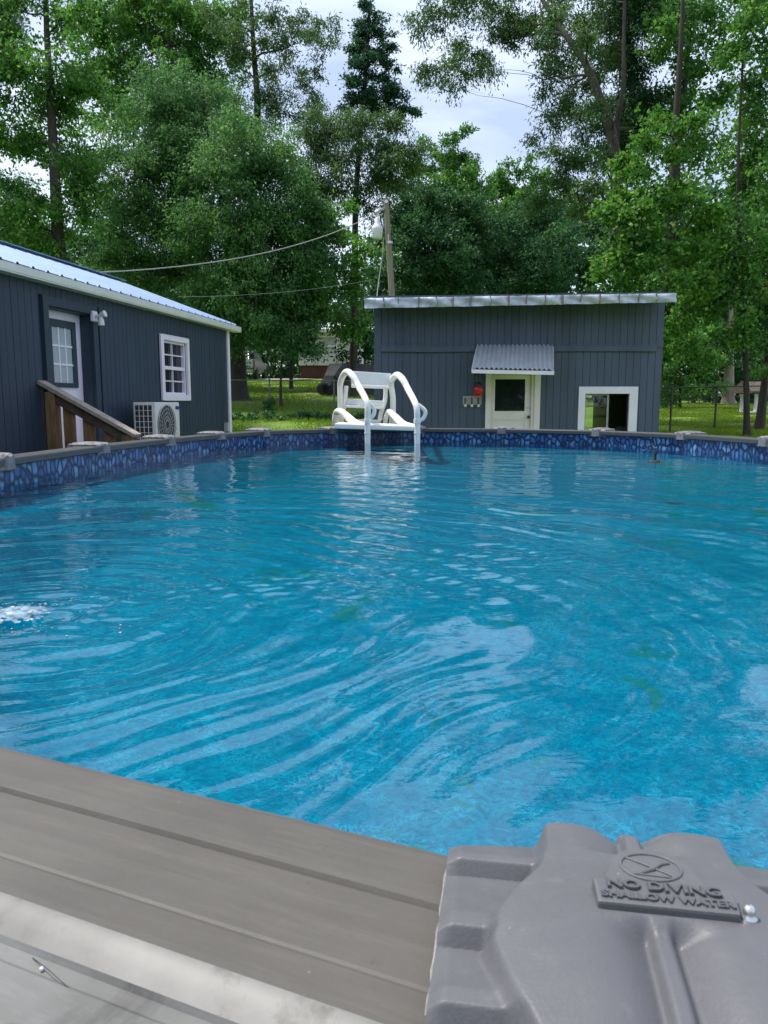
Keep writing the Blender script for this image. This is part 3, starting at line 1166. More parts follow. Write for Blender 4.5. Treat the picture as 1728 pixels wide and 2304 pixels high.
# openings
ds0, _ = wall(190, 690)
ds1, _ = wall(100, 690)
_, dzt = wall(103, 682)
door_s0, door_s1, door_zt, door_zb = wall(179, 700, -0.125)[0], wall(104, 700)[0], wall(103, 686)[1], 0.55
ws0, wzt = wall(421, 763)
ws1, _ = wall(357, 752)
_, wzb = wall(390, 901)
win = (ws0, ws1, wzb, wzt)
mb = MB()
# structural wall behind the boards, with real openings
ss = [0.0, win[0] + 0.05, win[1] - 0.05, door_s0, door_s1, HL]
wbox(mb, ss[0], ss[1], -0.14, -0.014, 0, EZ)
wbox(mb, ss[1], ss[2], -0.14, -0.014, 0, win[2] + 0.05)
wbox(mb, ss[1], ss[2], -0.14, -0.014, win[3] - 0.05, EZ)
wbox(mb, ss[2], ss[3], -0.14, -0.014, 0, EZ)
wbox(mb, ss[3], ss[4], -0.14, -0.014, 0, door_zb)
wbox(mb, ss[3], ss[4], -0.14, -0.014, door_zt, EZ)
wbox(mb, ss[4], ss[5], -0.14, -0.014, 0, EZ)
# far gable and back
g0, g1 = WP(0, -0.14, 0), WP(0, -3.8, 0)
mb.hexa([WP(0, -3.8, 0), WP(0, -0.14, 0), WP(0.12, -0.14, 0), WP(0.12, -3.8, 0), WP(0, -3.8, EZ), WP(0, -0.14, EZ), WP(0.12, -0.14, EZ), WP(0.12, -3.8, EZ)])
mb.hexa([WP(0.12, -3.8, 0), WP(0.12, -3.7, 0), WP(HL, -3.7, 0), WP(HL, -3.8, 0), WP(0.12, -3.8, EZ), WP(0.12, -3.7, EZ), WP(HL, -3.7, EZ), WP(HL, -3.8, EZ)])
mb.hexa([WP(HL - 0.1, -3.7, 0), WP(HL - 0.1, -0.14, 0), WP(HL, -0.14, 0), WP(HL, -3.7, 0), WP(HL - 0.1, -3.7, EZ), WP(HL - 0.1, -0.14, EZ), WP(HL, -0.14, EZ), WP(HL, -3.7, EZ)])
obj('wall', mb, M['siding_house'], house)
# siding boards
unit = MB()
unit.hexa([(-0.5, -0.5, 0), (0.5, -0.5, 0), (0.5, 0.5, 0), (-0.5, 0.5, 0), (-0.5, -0.5, 1), (0.5, -0.5, 1), (0.5, 0.5, 1), (-0.5, 0.5, 1)])
ume = unit.mesh('siding_board')
ume.materials.append(M['siding'])
ume2 = unit.mesh('house_board')
ume2.materials.append(M['siding_house'])
ang_h = math.atan2(HD.y, HD.x)


def board(parent, c, ang, wd, th, z0, z1):
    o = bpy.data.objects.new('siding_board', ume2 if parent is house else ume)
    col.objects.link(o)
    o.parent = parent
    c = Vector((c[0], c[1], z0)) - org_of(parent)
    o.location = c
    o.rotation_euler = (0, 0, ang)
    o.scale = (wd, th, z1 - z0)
    return o


PITCHB = 0.1
s = 0.03
while s < 7.2:
    sa, sb = s + 0.002, s + PITCHB - 0.003 - 0.001 * R.random()
    th = 0.014 + R.uniform(-0.001, 0.001)
    spans = [(0.15, EZ - 0.005)]
    mid = (sa + sb) / 2
    for (a0, a1, b0, b1) in ((win[0] + 0.02, win[1] - 0.02, win[2] + 0.02, win[3] - 0.02), (door_s0 - 0.09, door_s1 + 0.09, 0.0, door_zt + 0.09)):
        if sb > a0 and sa < a1:
            spans = [q for z0, z1 in spans for q in ((z0, min(z1, b0)), (max(z0, b1), z1)) if q[1] - q[0] > 0.02]
    for z0, z1 in spans:
        board(house, WP(mid, -0.014 + th / 2, 0), ang_h, sb - sa, th, z0, z1)
    s += PITCHB
mb = MB()
wbox(mb, -0.06, 0.03, -0.1, 0.022, 0.1, EZ - 0.01)
obj('corner_trim', mb, M['white'], house)
# gutter and fascia
gz_b = EZ - 0.035
mb = MB()
for o0, o1, z0, z1 in ((0.0, 0.12, gz_b - 0.004, gz_b + 0.012), (0.105, 0.125, gz_b + 0.012, gz_b + 0.078), (0.0, 0.02, gz_b + 0.012, gz_b + 0.078)):
    wbox(mb, -0.32, HL, o0, o1, z0, z1)
wbox(mb, -0.325, -0.32, 0.0, 0.125, gz_b, gz_b + 0.078)
obj('gutter', mb, M['gutter'], house)
# metal roof: sheet with ribs, ridge further back
RW, RZ = 1.9, 3.575
rz0 = gz_b + 0.092


def rp(s, t, up=0.0):
    """t 0 at eaves .. 1 at ridge"""
    return WP(s, 0.09 - (RW + 0.09) * t, rz0 + (RZ - rz0) * t + up)


mb = MB()
s = -0.30
prof = []
while s < HL:
    prof += [(s, 0.0), (s + 0.085, 0.0), (s + 0.098, 0.020), (s + 0.122, 0.020), (s + 0.135, 0.0)]
    s += 0.23
vs_ = [rp(a_, 0, h) for a_, h in prof] + [rp(a_, 1, h) for a_, h in prof]
n = len(prof)
mb.add(vs_, [(k, k + 1, n + k + 1, n + k) for k in range(n - 1)])
vs_ = [WP(a_, -RW, RZ + h) for a_, h in prof] + [WP(a_, -4.0, rz0 + h) for a_, h in prof]
mb.add(vs_, [(k, k + 1, n + k + 1, n + k) for k in range(n - 1)])
rf = obj('roof', mb, M['roof_metal'], house)
mb = MB()
mb.bar(WP(-0.31, -RW, RZ + 0.024), WP(HL, -RW, RZ + 0.024), 0.20, 0.012)
obj('ridge_cap', mb, M['roof_metal'], rf)
# closing strip under rib ends (dark gaps)
mb = MB()
wbox(mb, -0.29, HL, 0.05, 0.07, gz_b + 0.02, rz0 + 0.012)
obj('eaves_filler', mb, M['black'], rf)
# gable triangle
mb = MB()
tri = [WP(0, 0.0, EZ), WP(0, -RW, RZ - 0.02), WP(0, -3.8, EZ)]
tri2 = [WP(0.1, 0.0, EZ), WP(0.1, -RW, RZ - 0.02), WP(0.1, -3.8, EZ)]
mb.add(tri + tri2, [(0, 1, 2), (5, 4, 3), (0, 3, 4, 1), (1, 4, 5, 2), (2, 5, 3, 0)])
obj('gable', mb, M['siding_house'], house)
# house door in its reveal
DO = -0.125
mb = MB()
for a0, a1, z0, z1 in ((door_s0 - 0.085, door_s0, 0.3, door_zt + 0.085), (door_s1, door_s1 + 0.085, 0.3, door_zt + 0.085), (door_s0, door_s1, door_zt, door_zt + 0.085)):
    wbox(mb, a0, a1, -0.012, 0.026, z0, z1)
wbox(mb, door_s0 - 0.004, door_s0 + 0.012, DO, -0.012, door_zb, door_zt)
wbox(mb, door_s1 - 0.012, door_s1 + 0.004, DO, -0.012, door_zb, door_zt)
wbox(mb, door_s0 + 0.012, door_s1 - 0.012, DO, -0.012, door_zt - 0.012, door_zt + 0.004)
obj('door_casing', mb, M['trim_slate'], house)
mb = MB()
wbox(mb, door_s0 + 0.013, door_s1 - 0.013, DO - 0.045, DO, door_zb, door_zt - 0.013)
door = obj('door', mb, M['white'], house)
gs0, gs1 = wall(170, 800, DO)[0], wall(106, 800, DO)[0]
gzt, gzb = wall(112, 716, DO)[1], wall(128, 871, DO)[1]
mb = MB()
fw = 0.075
for a0, a1, z0, z1 in ((gs0, gs0 + fw, gzb, gzt), (gs1 - fw, gs1, gzb, gzt), (gs0 + fw, gs1 - fw, gzb, gzb + fw * 0.6), (gs0 + fw, gs1 - fw, gzt - fw, gzt)):
    wbox(mb, a0, a1, DO, DO + 0.018, z0, z1)
obj('glazing_frame', mb, M['trim_slate'], door)
mb = MB()
ia, ib, iz0, iz1 = gs0 + fw, gs1 - fw, gzb + fw * 0.6, gzt - fw
wbox(mb, ia, ib, DO, DO + 0.004, iz0, iz1)
obj('pane', mb, M['blind'], door)
mb = MB()
for k in (1, 2):
    c = ia + (ib - ia) * k / 3
    wbox(mb, c - 0.009, c + 0.009, DO + 0.004, DO + 0.014, iz0, iz1)
for k in (1, 2):
    c = iz0 + (iz1 - iz0) * k / 3
    wbox(mb, ia, ib, DO + 0.0045, DO + 0.0125, c - 0.010, c + 0.010)
obj('muntin', mb, M['white'], door)
# house window
wroot = MB()
a0, a1, z0, z1 = win
tw = 0.075
for q in ((a0, a0 + tw, z0, z1), (a1 - tw, a1, z0, z1), (a0 + tw, a1 - tw, z0, z0 + tw), (a0 + tw, a1 - tw, z1 - tw * 0.9, z1)):
    wbox(wroot, q[0], q[1], 0.0, 0.030, q[2], q[3])
wf = obj('window', wroot, M['white'], house, 0.004)
b0, b1, c0, c1 = a0 + tw, a1 - tw, z0 + tw, z1 - tw * 0.9
cm = (c0 + c1) / 2
mb = MB()
for q in ((b0, b0 + 0.035, c0, c1), (b1 - 0.035, b1, c0, c1), (b0 + 0.035, b1 - 0.035, c0, c0 + 0.03), (b0 + 0.035, b1 - 0.035, c1 - 0.03, c1), (b0 + 0.035, b1 - 0.035, cm - 0.022, cm + 0.022)):
    wbox(mb, q[0], q[1], -0.06, -0.008, q[2], q[3])
for zz0, zz1 in ((c0 + 0.03, cm - 0.022), (cm + 0.022, c1 - 0.03)):
    mid = (b0 + b1) / 2
    zm = (zz0 + zz1) / 2
    wbox(mb, mid - 0.008, mid + 0.008, -0.05, -0.026, zz0, zz1)
    wbox(mb, b0 + 0.035, b1 - 0.035, -0.049, -0.027, zm - 0.008, zm + 0.008)
obj('sash', mb, M['white'], wf)
for zz0, zz1 in ((c0 + 0.03, cm - 0.022), (cm + 0.022, c1 - 0.03)):
    mb = MB()
    wbox(mb, b0 + 0.03, b1 - 0.03, -0.058, -0.052, zz0, zz1)
    obj('pane', mb, M['glass'], wf)

# security light
ls, lz = wall(205, 712)
sec = thing('security_light', 'white twin head security light beside the house door', 'light', WP(ls, 0, lz))
mb = MB()
c = WP(ls, 0.012, lz)
mb.obox(c + HN * 0.02, HD * 0.045, HN * 0.02, (0, 0, 0.055))
obj('base', mb, M['white'], sec, 0.012)
mb = MB()
mb.tube([c + HN * 0.03 - HD * 0.01, c + HN * 0.08 - Vector((0, 0, 0)), c + HN * 0.11 + Vector((0, 0, 0.015)), c + HN * 0.15 + Vector((0, 0, 0.028))], [0.014, 0.020, 0.028, 0.036], 12)
obj('lamp_head', mb, M['lampwhite'], sec)
mb = MB()
mb.tube([c + HN * 0.10 + Vector((0, 0, -0.005)), c + HN * 0.10 + Vector((0, 0, -0.04)), c + HN * 0.10 + Vector((0, 0, -0.095))], [0.018, 0.030, 0.034], 12)
obj('sensor', mb, M['lampwhite'], sec)
# outlet box low on the wall
bs, bz = wall(506, 961)
ob = MB()
wbox(ob, bs - 0.04, bs + 0.05, 0.0, 0.07, bz - 0.07, bz + 0.07)
o = obj('outlet_box', ob, M['grille'], None, 0.008)
tag(o, 'small grey outlet box low on the slate house wall near its corner', 'outlet box')

# air conditioner
AO = 0.46
as0 = wall(403, 906, AO)[0]
as1 = wall(349, 906, AO)[0]
azt = wall(349, 905, AO)[1]
azb = azt - 0.56
ac = thing('air_conditioner', 'white outdoor air conditioner unit below the house window', 'air conditioner', WP((as0 + as1) / 2, AO - 0.13, 0))
mb = MB()
wbox(mb, as0, as1, AO - 0.27, AO, azb, azt)
obj('casing', mb, M['ac'], ac, 0.012)
mb = MB()
fc_s = (as0 + as1) / 2 + (as1 - as0) * 0.08
fr_ = min(0.235, (as1 - as0) * 0.36)
fcz = (azt + azb) / 2 + 0.02
cen = WP(fc_s, AO + 0.002, fcz)


def ring_pts(r, o_, n=28, off=0.0):
    return [WP(fc_s, AO + o_, fcz) + HD * (-r * math.cos(a_)) + Vector((0, 0, r * math.sin(a_))) for a_ in [2 * math.pi * k / n for k in range(n + 1)]]


for r_ in (1.0, 0.8, 0.6, 0.4, 0.2):
    mb.tube(ring_pts(fr_ * r_, 0.014), 0.0055 if r_ == 1.0 else 0.003, 5, False)
for k in range(22):
    a_ = math.pi * 2 * k / 22
    mb.tube([cen + HN * 0.012 - HD * (0.2 * fr_ * math.cos(a_)) + Vector((0, 0, 0.2 * fr_ * math.sin(a_))), cen + HN * 0.012 - HD * (fr_ * math.cos(a_)) + Vector((0, 0, fr_ * math.sin(a_)))], 0.0028, 4)
obj('fan_grille', mb, M['grille'], ac)
mb = MB()
pts = ring_pts(fr_ * 0.98, 0.0035)[:-1]
mb.add(pts + [p - HN * 0.003 for p in pts], [tuple(range(len(pts)))])
obj('fan_recess', mb, M['coil'], ac)
mb = MB()
mb.obox(WP(as1 + 0.003, AO - 0.14, (azt + azb) / 2), HD * 0.004, HN * 0.105, (0, 0, 0.245))
obj('coil', mb, M['coil'], ac)
mb = MB()
for k in range(5):
    o_ = AO - 0.245 + 0.21 * k / 4
    mb.obox(WP(as1 + 0.009, o_, (azt + azb) / 2), HD * 0.003, HN * 0.004, (0, 0, 0.25))
for k in range(9):
    mb.obox(WP(as1 + 0.0095, AO - 0.14, azb + 0.03 + (azt - azb - 0.06) * k / 8), HD * 0.002, HN * 0.105, (0, 0, 0.003))
obj('coil_guard', mb, M['ac'], ac)
mb = MB()
wbox(mb, as0 + 0.02, as0 + 0.11, AO + 0.001, AO + 0.004, azt - 0.085, azt - 0.045)
obj('sticker', mb, M['blue'], ac)
mb = MB()
for k in range(4):
    wbox(mb, as0 + 0.03, as0 + 0.10, AO, AO + 0.008, azb + 0.09 + k * 0.05, azb + 0.11 + k * 0.05)
obj('side_vent', mb, M['ac'], ac)
for q in (as0 + 0.08, as1 - 0.08):
    mb = MB()
    wbox(mb, q - 0.02, q + 0.02, AO - 0.25, AO - 0.02, 0, azb - 0.002)
    obj('stand', mb, M['galv_post'], ac)

# timber steps with rail, straight out from the door
rs_, rz_ = wall(92, 862)
st = thing('wooden_steps', 'weathered wooden door steps with sloping handrail and wide pickets', 'steps', WP(rs_, 0.4, 0))
RO0, RO1 = 0.02, 0.93
rzz1 = None
pe = WP(rs_, RO1, 0)
dd = ray(283, 977)
rzz1 = EYE + dd.z * (pe.y / dd.y)


def rz_at(o_):
    return rz_ + (rzz1 - rz_) * (o_ - RO0) / (RO1 - RO0)


mb = MB()
mb.bar(WP(rs_, RO0 - 0.02, rz_at(RO0 - 0.02)), WP(rs_, RO1 + 0.03, rz_at(RO1 + 0.03)), 0.135, 0.036)
obj('handrail', mb, M['wood_top'], st, 0.004)
mb = MB()
mb.bar(WP(rs_ + 0.0, RO0 + 0.13, rz_at(RO0 + 0.13) - 0.075), WP(rs_ + 0.0, RO1 - 0.03, rz_at(RO1 - 0.03) - 0.075), 0.036, 0.09)
obj('upper_rail', mb, M['wood_dark'], st, 0.003)
mb = MB()
mb.bar(WP(rs_, RO0 + 0.13, rz_at(RO0 + 0.13) - 0.78), WP(rs_, RO1 - 0.03, rz_at(RO1 - 0.03) - 0.74), 0.036, 0.12)
obj('lower_rail', mb, M['wood'], st, 0.003)
for o_ in (RO0 + 0.09, RO1 - 0.055):
    mb = MB()
    wbox(mb, rs_ - 0.05, rs_ + 0.05, o_ - 0.05, o_ + 0.05, 0, rz_at(o_) - 0.035)
    obj('post', mb, M['wood'], st, 0.004)
for o_, w_ in ((0.255, 0.120), (0.455, 0.120), (0.66, 0.110)):
    mb = MB()
    t_ = rz_at(o_) - 0.06
    mb.hexa([WP(rs_ - 0.04, o_ - w_ / 2, 0.35), WP(rs_ - 0.04, o_ + w_ / 2, 0.35), WP(rs_ - 0.022, o_ + w_ / 2, 0.35), WP(rs_ - 0.022, o_ - w_ / 2, 0.35),
             WP(rs_ - 0.04, o_ - w_ / 2, t_ + 0.03), WP(rs_ - 0.04, o_ + w_ / 2, t_ - 0.03), WP(rs_ - 0.022, o_ + w_ / 2, t_ - 0.03), WP(rs_ - 0.022, o_ - w_ / 2, t_ + 0.03)])
    obj('picket', mb, M['wood'], st)
for k in range(3):
    mb = MB()
    wbox(mb, rs_ - 1.1, rs_ - 0.06, 0.03 + 0.28 * k, 0.30 + 0.28 * k, 0.48 - 0.16 * k, 0.52 - 0.16 * k)
    obj('tread', mb, M['wood'], st)
for q in (rs_ - 1.08, rs_ - 0.10):
    mb = MB()
    mb.hexa([WP(q, 0.03, 0), WP(q, 0.86, 0), WP(q + 0.035, 0.86, 0), WP(q + 0.035, 0.03, 0), WP(q, 0.03, 0.475), WP(q, 0.86, 0.10), WP(q + 0.035, 0.86, 0.10), WP(q + 0.035, 0.03, 0.475)])
    obj('stringer', mb, M['wood_dark'], st)

# ------------------------------------------------------------------ shed
SY = 14.3
A = lambda px, py, dy=0.0: at(px, py, SY + dy)
shx0, shx1 = A(843, 820).x, A(1490, 820).x
sh_g = 0.04
bandz = A(1160, 784).z
zt_l, zt_r = A(843, 690).z, A(1490, 676).z
zfl_t, zfl_b = A(820, 671).z, A(820, 694).z
zfr_t, zfr_b = A(1519, 660).z, A(1519, 680).z
fx0, fx1 = A(820, 680).x, A(1519, 680).x
shed = thing('pool_shed', 'slate grey sided shed with tin fascia behind the pool', 'shed', ((shx0 + shx1) / 2, SY, 0))
ltop = lambda x: zt_l + (zt_r - zt_l) * (x - shx0) / (shx1 - shx0)
# openings: door and low window
dx0, dx1, dzt_ = A(1105, 850).x, A(1203, 850).x, A(1150, 843).z
dzb_ = 0.14
wx0, wx1, wz1 = A(1316, 900).x, A(1415, 900).x, A(1366, 886).z
wz0 = 0.75
DEP = 4.2
mb = MB()
xs_ = [shx0, dx0, dx1, wx0, wx1, shx1]
yb0, yb1 = SY + 0.016, SY + 0.12


def fwall(x0, x1, z0, z1=None):
    za, zb_ = (ltop(x0), ltop(x1)) if z1 is None else (z1, z1)
    mb.hexa([(x0, yb0, z0), (x1, yb0, z0), (x1, yb1, z0), (x0, yb1, z0), (x0, yb0, za), (x1, yb0, zb_), (x1, yb1, zb_), (x0, yb1, za)])


fwall(xs_[0], xs_[1], sh_g)
fwall(xs_[1], xs_[2], dzt_)
fwall(xs_[2], xs_[3], sh_g)
fwall(xs_[3], xs_[4], sh_g, wz0)
fwall(xs_[3], xs_[4], wz1)
fwall(xs_[4], xs_[5], sh_g)
back_drop = 0.7
for xx in (shx0, shx1 - 0.1):
    mb.hexa([(xx, yb1, 0), (xx + 0.1, yb1, 0), (xx + 0.1, SY + DEP, 0), (xx, SY + DEP, 0), (xx, yb1, ltop(xx)), (xx + 0.1, yb1, ltop(xx)), (xx + 0.1, SY + DEP, ltop(xx) - back_drop), (xx, SY + DEP, ltop(xx) - back_drop)])
bo0, bo1 = at(1309, 930, SY + DEP).x, at(1368, 930, SY + DEP).x
boz = at(1340, 878, SY + DEP).z
bz = lambda x: ltop(x) - back_drop
for x0_, x1_, z0_, z1_ in ((shx0, bo0, 0, None), (bo1, shx1, 0, None), (bo0, bo1, boz, None), (bo0, bo1, 0, 0.30)):
    za_, zb2 = (bz(x0_), bz(x1_)) if z1_ is None else (z1_, z1_)
    mb.hexa([(x0_, SY + DEP, z0_), (x1_, SY + DEP, z0_), (x1_, SY + DEP + 0.1, z0_), (x0_, SY + DEP + 0.1, z0_), (x0_, SY + DEP, za_), (x1_, SY + DEP, zb2), (x1_, SY + DEP + 0.1, zb2), (x0_, SY + DEP + 0.1, za_)])
obj('wall', mb, M['siding'], shed)
mb = MB()
mb.box((shx0 + 0.1, yb1, 0.10), (shx1 - 0.1, SY + DEP, 0.14))
obj('floor', mb, M['dark_in'], shed)
# boards
NBD = 39
pw = (shx1 - shx0 - 0.12) / NBD
bl, bh = A(1160, 791).z, A(1160, 777).z
for k in range(NBD):
    x0 = shx0 + 0.12 + k * pw + 0.003
    x1 = x0 + pw - 0.006 - 0.002 * R.random()
    xm = (x0 + x1) / 2
    th = 0.016 + R.uniform(-0.0015, 0.0015)
    spans = [(sh_g, bl + 0.03), (bh - 0.03, ltop(xm) - 0.005)]
    for (p0, p1, q0, q1) in ((dx0 - 0.07, dx1 + 0.07, 0, dzt_ + 0.07), (wx0 - 0.05, wx1 + 0.05, wz0 - 0.05, wz1 + 0.05)):
        if x1 > p0 and x0 < p1:
            spans = [q for z0, z1 in spans for q in ((z0, min(z1, q0)), (max(z0, q1), z1)) if q[1] - q[0] > 0.02]
    for z0, z1 in spans:
        board(shed, (xm, SY + 0.016 - th / 2, 0), 0, x1 - x0, th, z0, z1)
mb = MB()
mb.hexa([(shx0 - 0.01, SY - 0.018, sh_g), (shx0 + 0.115, SY - 0.018, sh_g), (shx0 + 0.115, SY + 0.016, sh_g), (shx0 - 0.01, SY + 0.1, sh_g),
         (shx0 - 0.01, SY - 0.018, ltop(shx0)), (shx0 + 0.115, SY - 0.018, ltop(shx0)), (shx0 + 0.115, SY + 0.016, ltop(shx0)), (shx0 - 0.01, SY + 0.1, ltop(shx0))])
obj('corner_board', mb, M['siding'], shed)
# horizontal band, in two lengths either side of the awning
for xa, xb, sag in ((shx0 + 0.118, A(1068, 784).x, 0.012), (A(1244, 784).x, A(1476, 784).x, -0.004)):
    mb = MB()
    n = 6
    vs_ = []
    for k in range(n + 1):
        x = xa + (xb - xa) * k / n
        dz = -sag * math.sin(math.pi * k / n)
        vs_ += [(x, SY - 0.045, bl + dz), (x, SY - 0.045, bh + dz), (x, SY, bh + dz), (x, SY, bl + dz)]
    fs = []
    for k in range(n):
        for e in range(4):
            fs.append((k * 4 + e, k * 4 + (e + 1) % 4, (k + 1) * 4 + (e + 1) % 4, (k + 1) * 4 + e))
    fs += [(3, 2, 1, 0), (n * 4, n * 4 + 1, n * 4 + 2, n * 4 + 3)]
    mb.add(vs_, fs)
    obj('band_board', mb, M['siding'], shed)
# roof slab and soffit
OH = 0.68
mb = MB()
fk = (SY - OH) / SY
mb.hexa([(fx0 * fk + 0.02, SY - OH + 0.03, zfl_b + 0.05), (fx1 * fk - 0.03, SY - OH + 0.03, zfr_b + 0.05), (fx1 * fk - 0.03, SY + 0.1, zfr_b + 0.05), (fx0 * fk + 0.02, SY + 0.1, zfl_b + 0.05),
         (fx0 * fk + 0.02, SY - OH + 0.03, zfl_t - 0.05), (fx1 * fk - 0.03, SY - OH + 0.03, zfr_t - 0.07), (fx1 * fk - 0.03, SY + 0.1, zfr_t - 0.07), (fx0 * fk + 0.02, SY + 0.1, zfl_t - 0.05)])
mb.hexa([(shx0, SY + 0.101, zfl_b + 0.04), (shx1, SY + 0.101, zfr_b + 0.04), (shx1, SY + DEP + 0.3, zfr_b - back_drop), (shx0, SY + DEP + 0.3, zfl_b - back_drop),
         (shx0, SY + 0.101, zfl_t - 0.05), (shx1, SY + 0.101, zfr_t - 0.07), (shx1, SY + DEP + 0.3, zfr_t - back_drop), (shx0, SY + DEP + 0.3, zfl_t - back_drop)])
roof = obj('roof', mb, M['siding'], shed)
# crumpled tin fascia, sheet by sheet
seams = [820, 863, 896, 942, 981, 1020, 1059, 1102, 1145, 1184, 1226, 1266, 1306, 1349, 1392, 1436, 1475, 1519]
yf = SY - OH
RF = random.Random(8)
fk = yf / SY
for k in range(len(seams) - 1):
    xa, xb = A(seams[k], 680).x * fk, A(seams[k + 1], 680).x * fk
    mb = MB()
    nu, nv = 8, 4
    vs_ = []
    b0 = RF.uniform(-0.03, 0.03)
    for j in range(nv + 1):
        for i in range(nu + 1):
            t = i / nu
            x = xa + (xb - xa) * t + (0.012 if i == nu else 0)
            gx = (x / fk - fx0) / (fx1 - fx0)
            pt = at(0, 671 + (660 - 671) * gx, yf).z
            pb = at(0, 694 + (680 - 694) * gx, yf).z
            z = pb + (pt - pb) * j / nv + (RF.uniform(-0.003, 0.003) if j in (0, nv) else 0)
            dent = 0.030 * math.sin(3.3 * t + k * 2.1 + j * 0.7) * math.sin(math.pi * j / nv * 0.9 + 0.3) + RF.uniform(-0.006, 0.006)
            vs_.append((x, yf + b0 * t + dent - 0.006 * (k % 2), z))
    fs = [(j * (nu + 1) + i, j * (nu + 1) + i + 1, (j + 1) * (nu + 1) + i + 1, (j + 1) * (nu + 1) + i) for j in range(nv) for i in range(nu)]
    # return lip over the roof
    o_ = len(vs_)
    vs_ += [(vs_[nv * (nu + 1) + i][0], yf + 0.16, vs_[nv * (nu + 1) + i][2] - 0.01) for i in range(nu + 1)]
    fs += [(nv * (nu + 1) + i, nv * (nu + 1) + i + 1, o_ + i + 1, o_ + i) for i in range(nu)]
    mb.add(vs_, fs, True)
    obj('fascia_sheet', mb, M['galv'], roof)
for k in range(1, len(seams) - 1):
    xa = A(seams[k], 680).x * fk
    gx = (xa / fk - fx0) / (fx1 - fx0)
    pt_, pb_ = at(0, 671 - 11 * gx, yf).z, at(0, 694 - 14 * gx, yf).z
    h0 = RF.uniform(0.0, 0.35) * (k % 3 == 0)
    mb = MB()
    mb.hexa([(xa - 0.006, yf - 0.040, pb_ + (pt_ - pb_) * h0), (xa + 0.006, yf - 0.040, pb_ + (pt_ - pb_) * h0), (xa + 0.006, yf + 0.02, pb_ + (pt_ - pb_) * h0), (xa - 0.006, yf + 0.02, pb_ + (pt_ - pb_) * h0),
             (xa - 0.009, yf - 0.040, pt_), (xa + 0.009, yf - 0.040, pt_), (xa + 0.009, yf + 0.02, pt_), (xa - 0.009, yf + 0.02, pt_)])
    obj('lap_seam', mb, M['rust'], roof)
# door
mb = MB()
fl0, fl1 = A(1093, 850).x, A(1216, 850).x
fzt = A(1150, 836).z
for q in ((fl0, dx0, dzb_, fzt), (dx1, fl1, dzb_, fzt), (dx0, dx1, dzt_, fzt)):
    mb.box((q[0], SY - 0.04, q[2]), (q[1], SY + 0.05, q[3]))
obj('door_frame', mb, M['cream'], shed)
YD = SY + 0.035
lx0, lx1 = dx0 + 0.004, A(1196, 850).x
mb = MB()
gx0, gx1, gzt_, gzb_ = A(1115, 850).x, A(1183, 850).x, A(1150, 853).z, A(1150, 925).z
for q in ((lx0, gx0, dzb_, dzt_ - 0.004), (gx1, lx1, dzb_, dzt_ - 0.004), (gx0, gx1, gzt_, dzt_ - 0.004), (gx0, gx1, gzb_ - 0.16, gzb_), (gx0, gx1, dzb_, dzb_ + 0.2)):
    mb.box((q[0], YD, q[2]), (q[1], YD + 0.04, q[3]))
mb.box((gx0, YD + 0.012, dzb_ + 0.2), (gx1, YD + 0.03, gzb_ - 0.16))
sd = obj('door', mb, M['cream'], shed)
mb = MB()
mb.box((lx1 + 0.003, SY - 0.01, dzb_), (dx1, SY + 0.04, dzt_))
obj('door_stop', mb, M['cream'], shed)
mb = MB()
mb.box((gx0, YD + 0.018, gzb_), (gx1, YD + 0.024, gzt_))
obj('pane', mb, M['glass'], sd)
kb = A(1189, 938)
mb = MB()
mb.lathe((kb.x, YD, kb.z), [(0.012, 0.0), (0.012, 0.03), (0.027, 0.04), (0.027, 0.06), (0.0, 0.068)], 12, 'y')
obj('knob', mb, M['black'], sd)
kb = A(1190, 917)
mb = MB()
mb.box((kb.x - 0.035, YD - 0.012, kb.z - 0.012), (kb.x + 0.035, YD, kb.z + 0.012))
obj('hasp', mb, M['steel'], sd)
# low sliding window, open on the right
mb = MB()
tx0, tx1, tz1 = A(1301, 900).x, A(1434, 900).x, A(1366, 870).z
mb.box((tx0, SY - 0.032, wz0 - 0.1), (wx0, SY + 0.02, tz1))
mb.box((wx1, SY - 0.032, wz0 - 0.1), (tx1, SY + 0.02, tz1))
mb.box((wx0, SY - 0.031, wz1), (wx1, SY + 0.02, tz1))
mb.box((wx0, SY - 0.031, wz0 - 0.1), (wx1, SY + 0.02, wz0))
wn = obj('window', mb, M['white'], shed, 0.004)
mb = MB()
wmx = A(1366, 930).x
mb.box((wx0 + 0.03, SY + 0.05, wz0), (wmx, SY + 0.056, wz1))
p_ = obj('pane', mb, M['clear'], wn)
p_['label'] = 'left sliding pane with the lawn beyond'
mb = MB()
for q in ((wx0, wx0 + 0.03), (wmx, wmx + 0.035)):
    mb.box((q[0], SY + 0.035, wz0), (q[1], SY + 0.07, wz1))
mb.box((wx0 + 0.03, SY + 0.036, wz1 - 0.03), (wmx, SY + 0.069, wz1))
obj('sash', mb, M['wood_grey'], wn)
# things standing inside the shed, glimpsed through the opening
cx = A(1392, 950, 1.2)
mb = MB()
mb.box((cx.x - 0.08, SY + 1.2, 0.14), (cx.x + 0.9, SY + 1.8, 0.95))
o = obj('work_bench', mb, M['wood_dark'])
tag(o, 'dark work bench inside the shed behind the open window', 'bench')
mb = MB()
mb.lathe((cx.x + 0.12, SY + 1.45, 0.951), [(0.12, 0.0), (0.13, 0.12), (0.10, 0.2), (0.0, 0.21)], 10)
o = obj('storage_tub', mb, M['grille'])
tag(o, 'grey tub on the bench inside the shed window', 'tub')
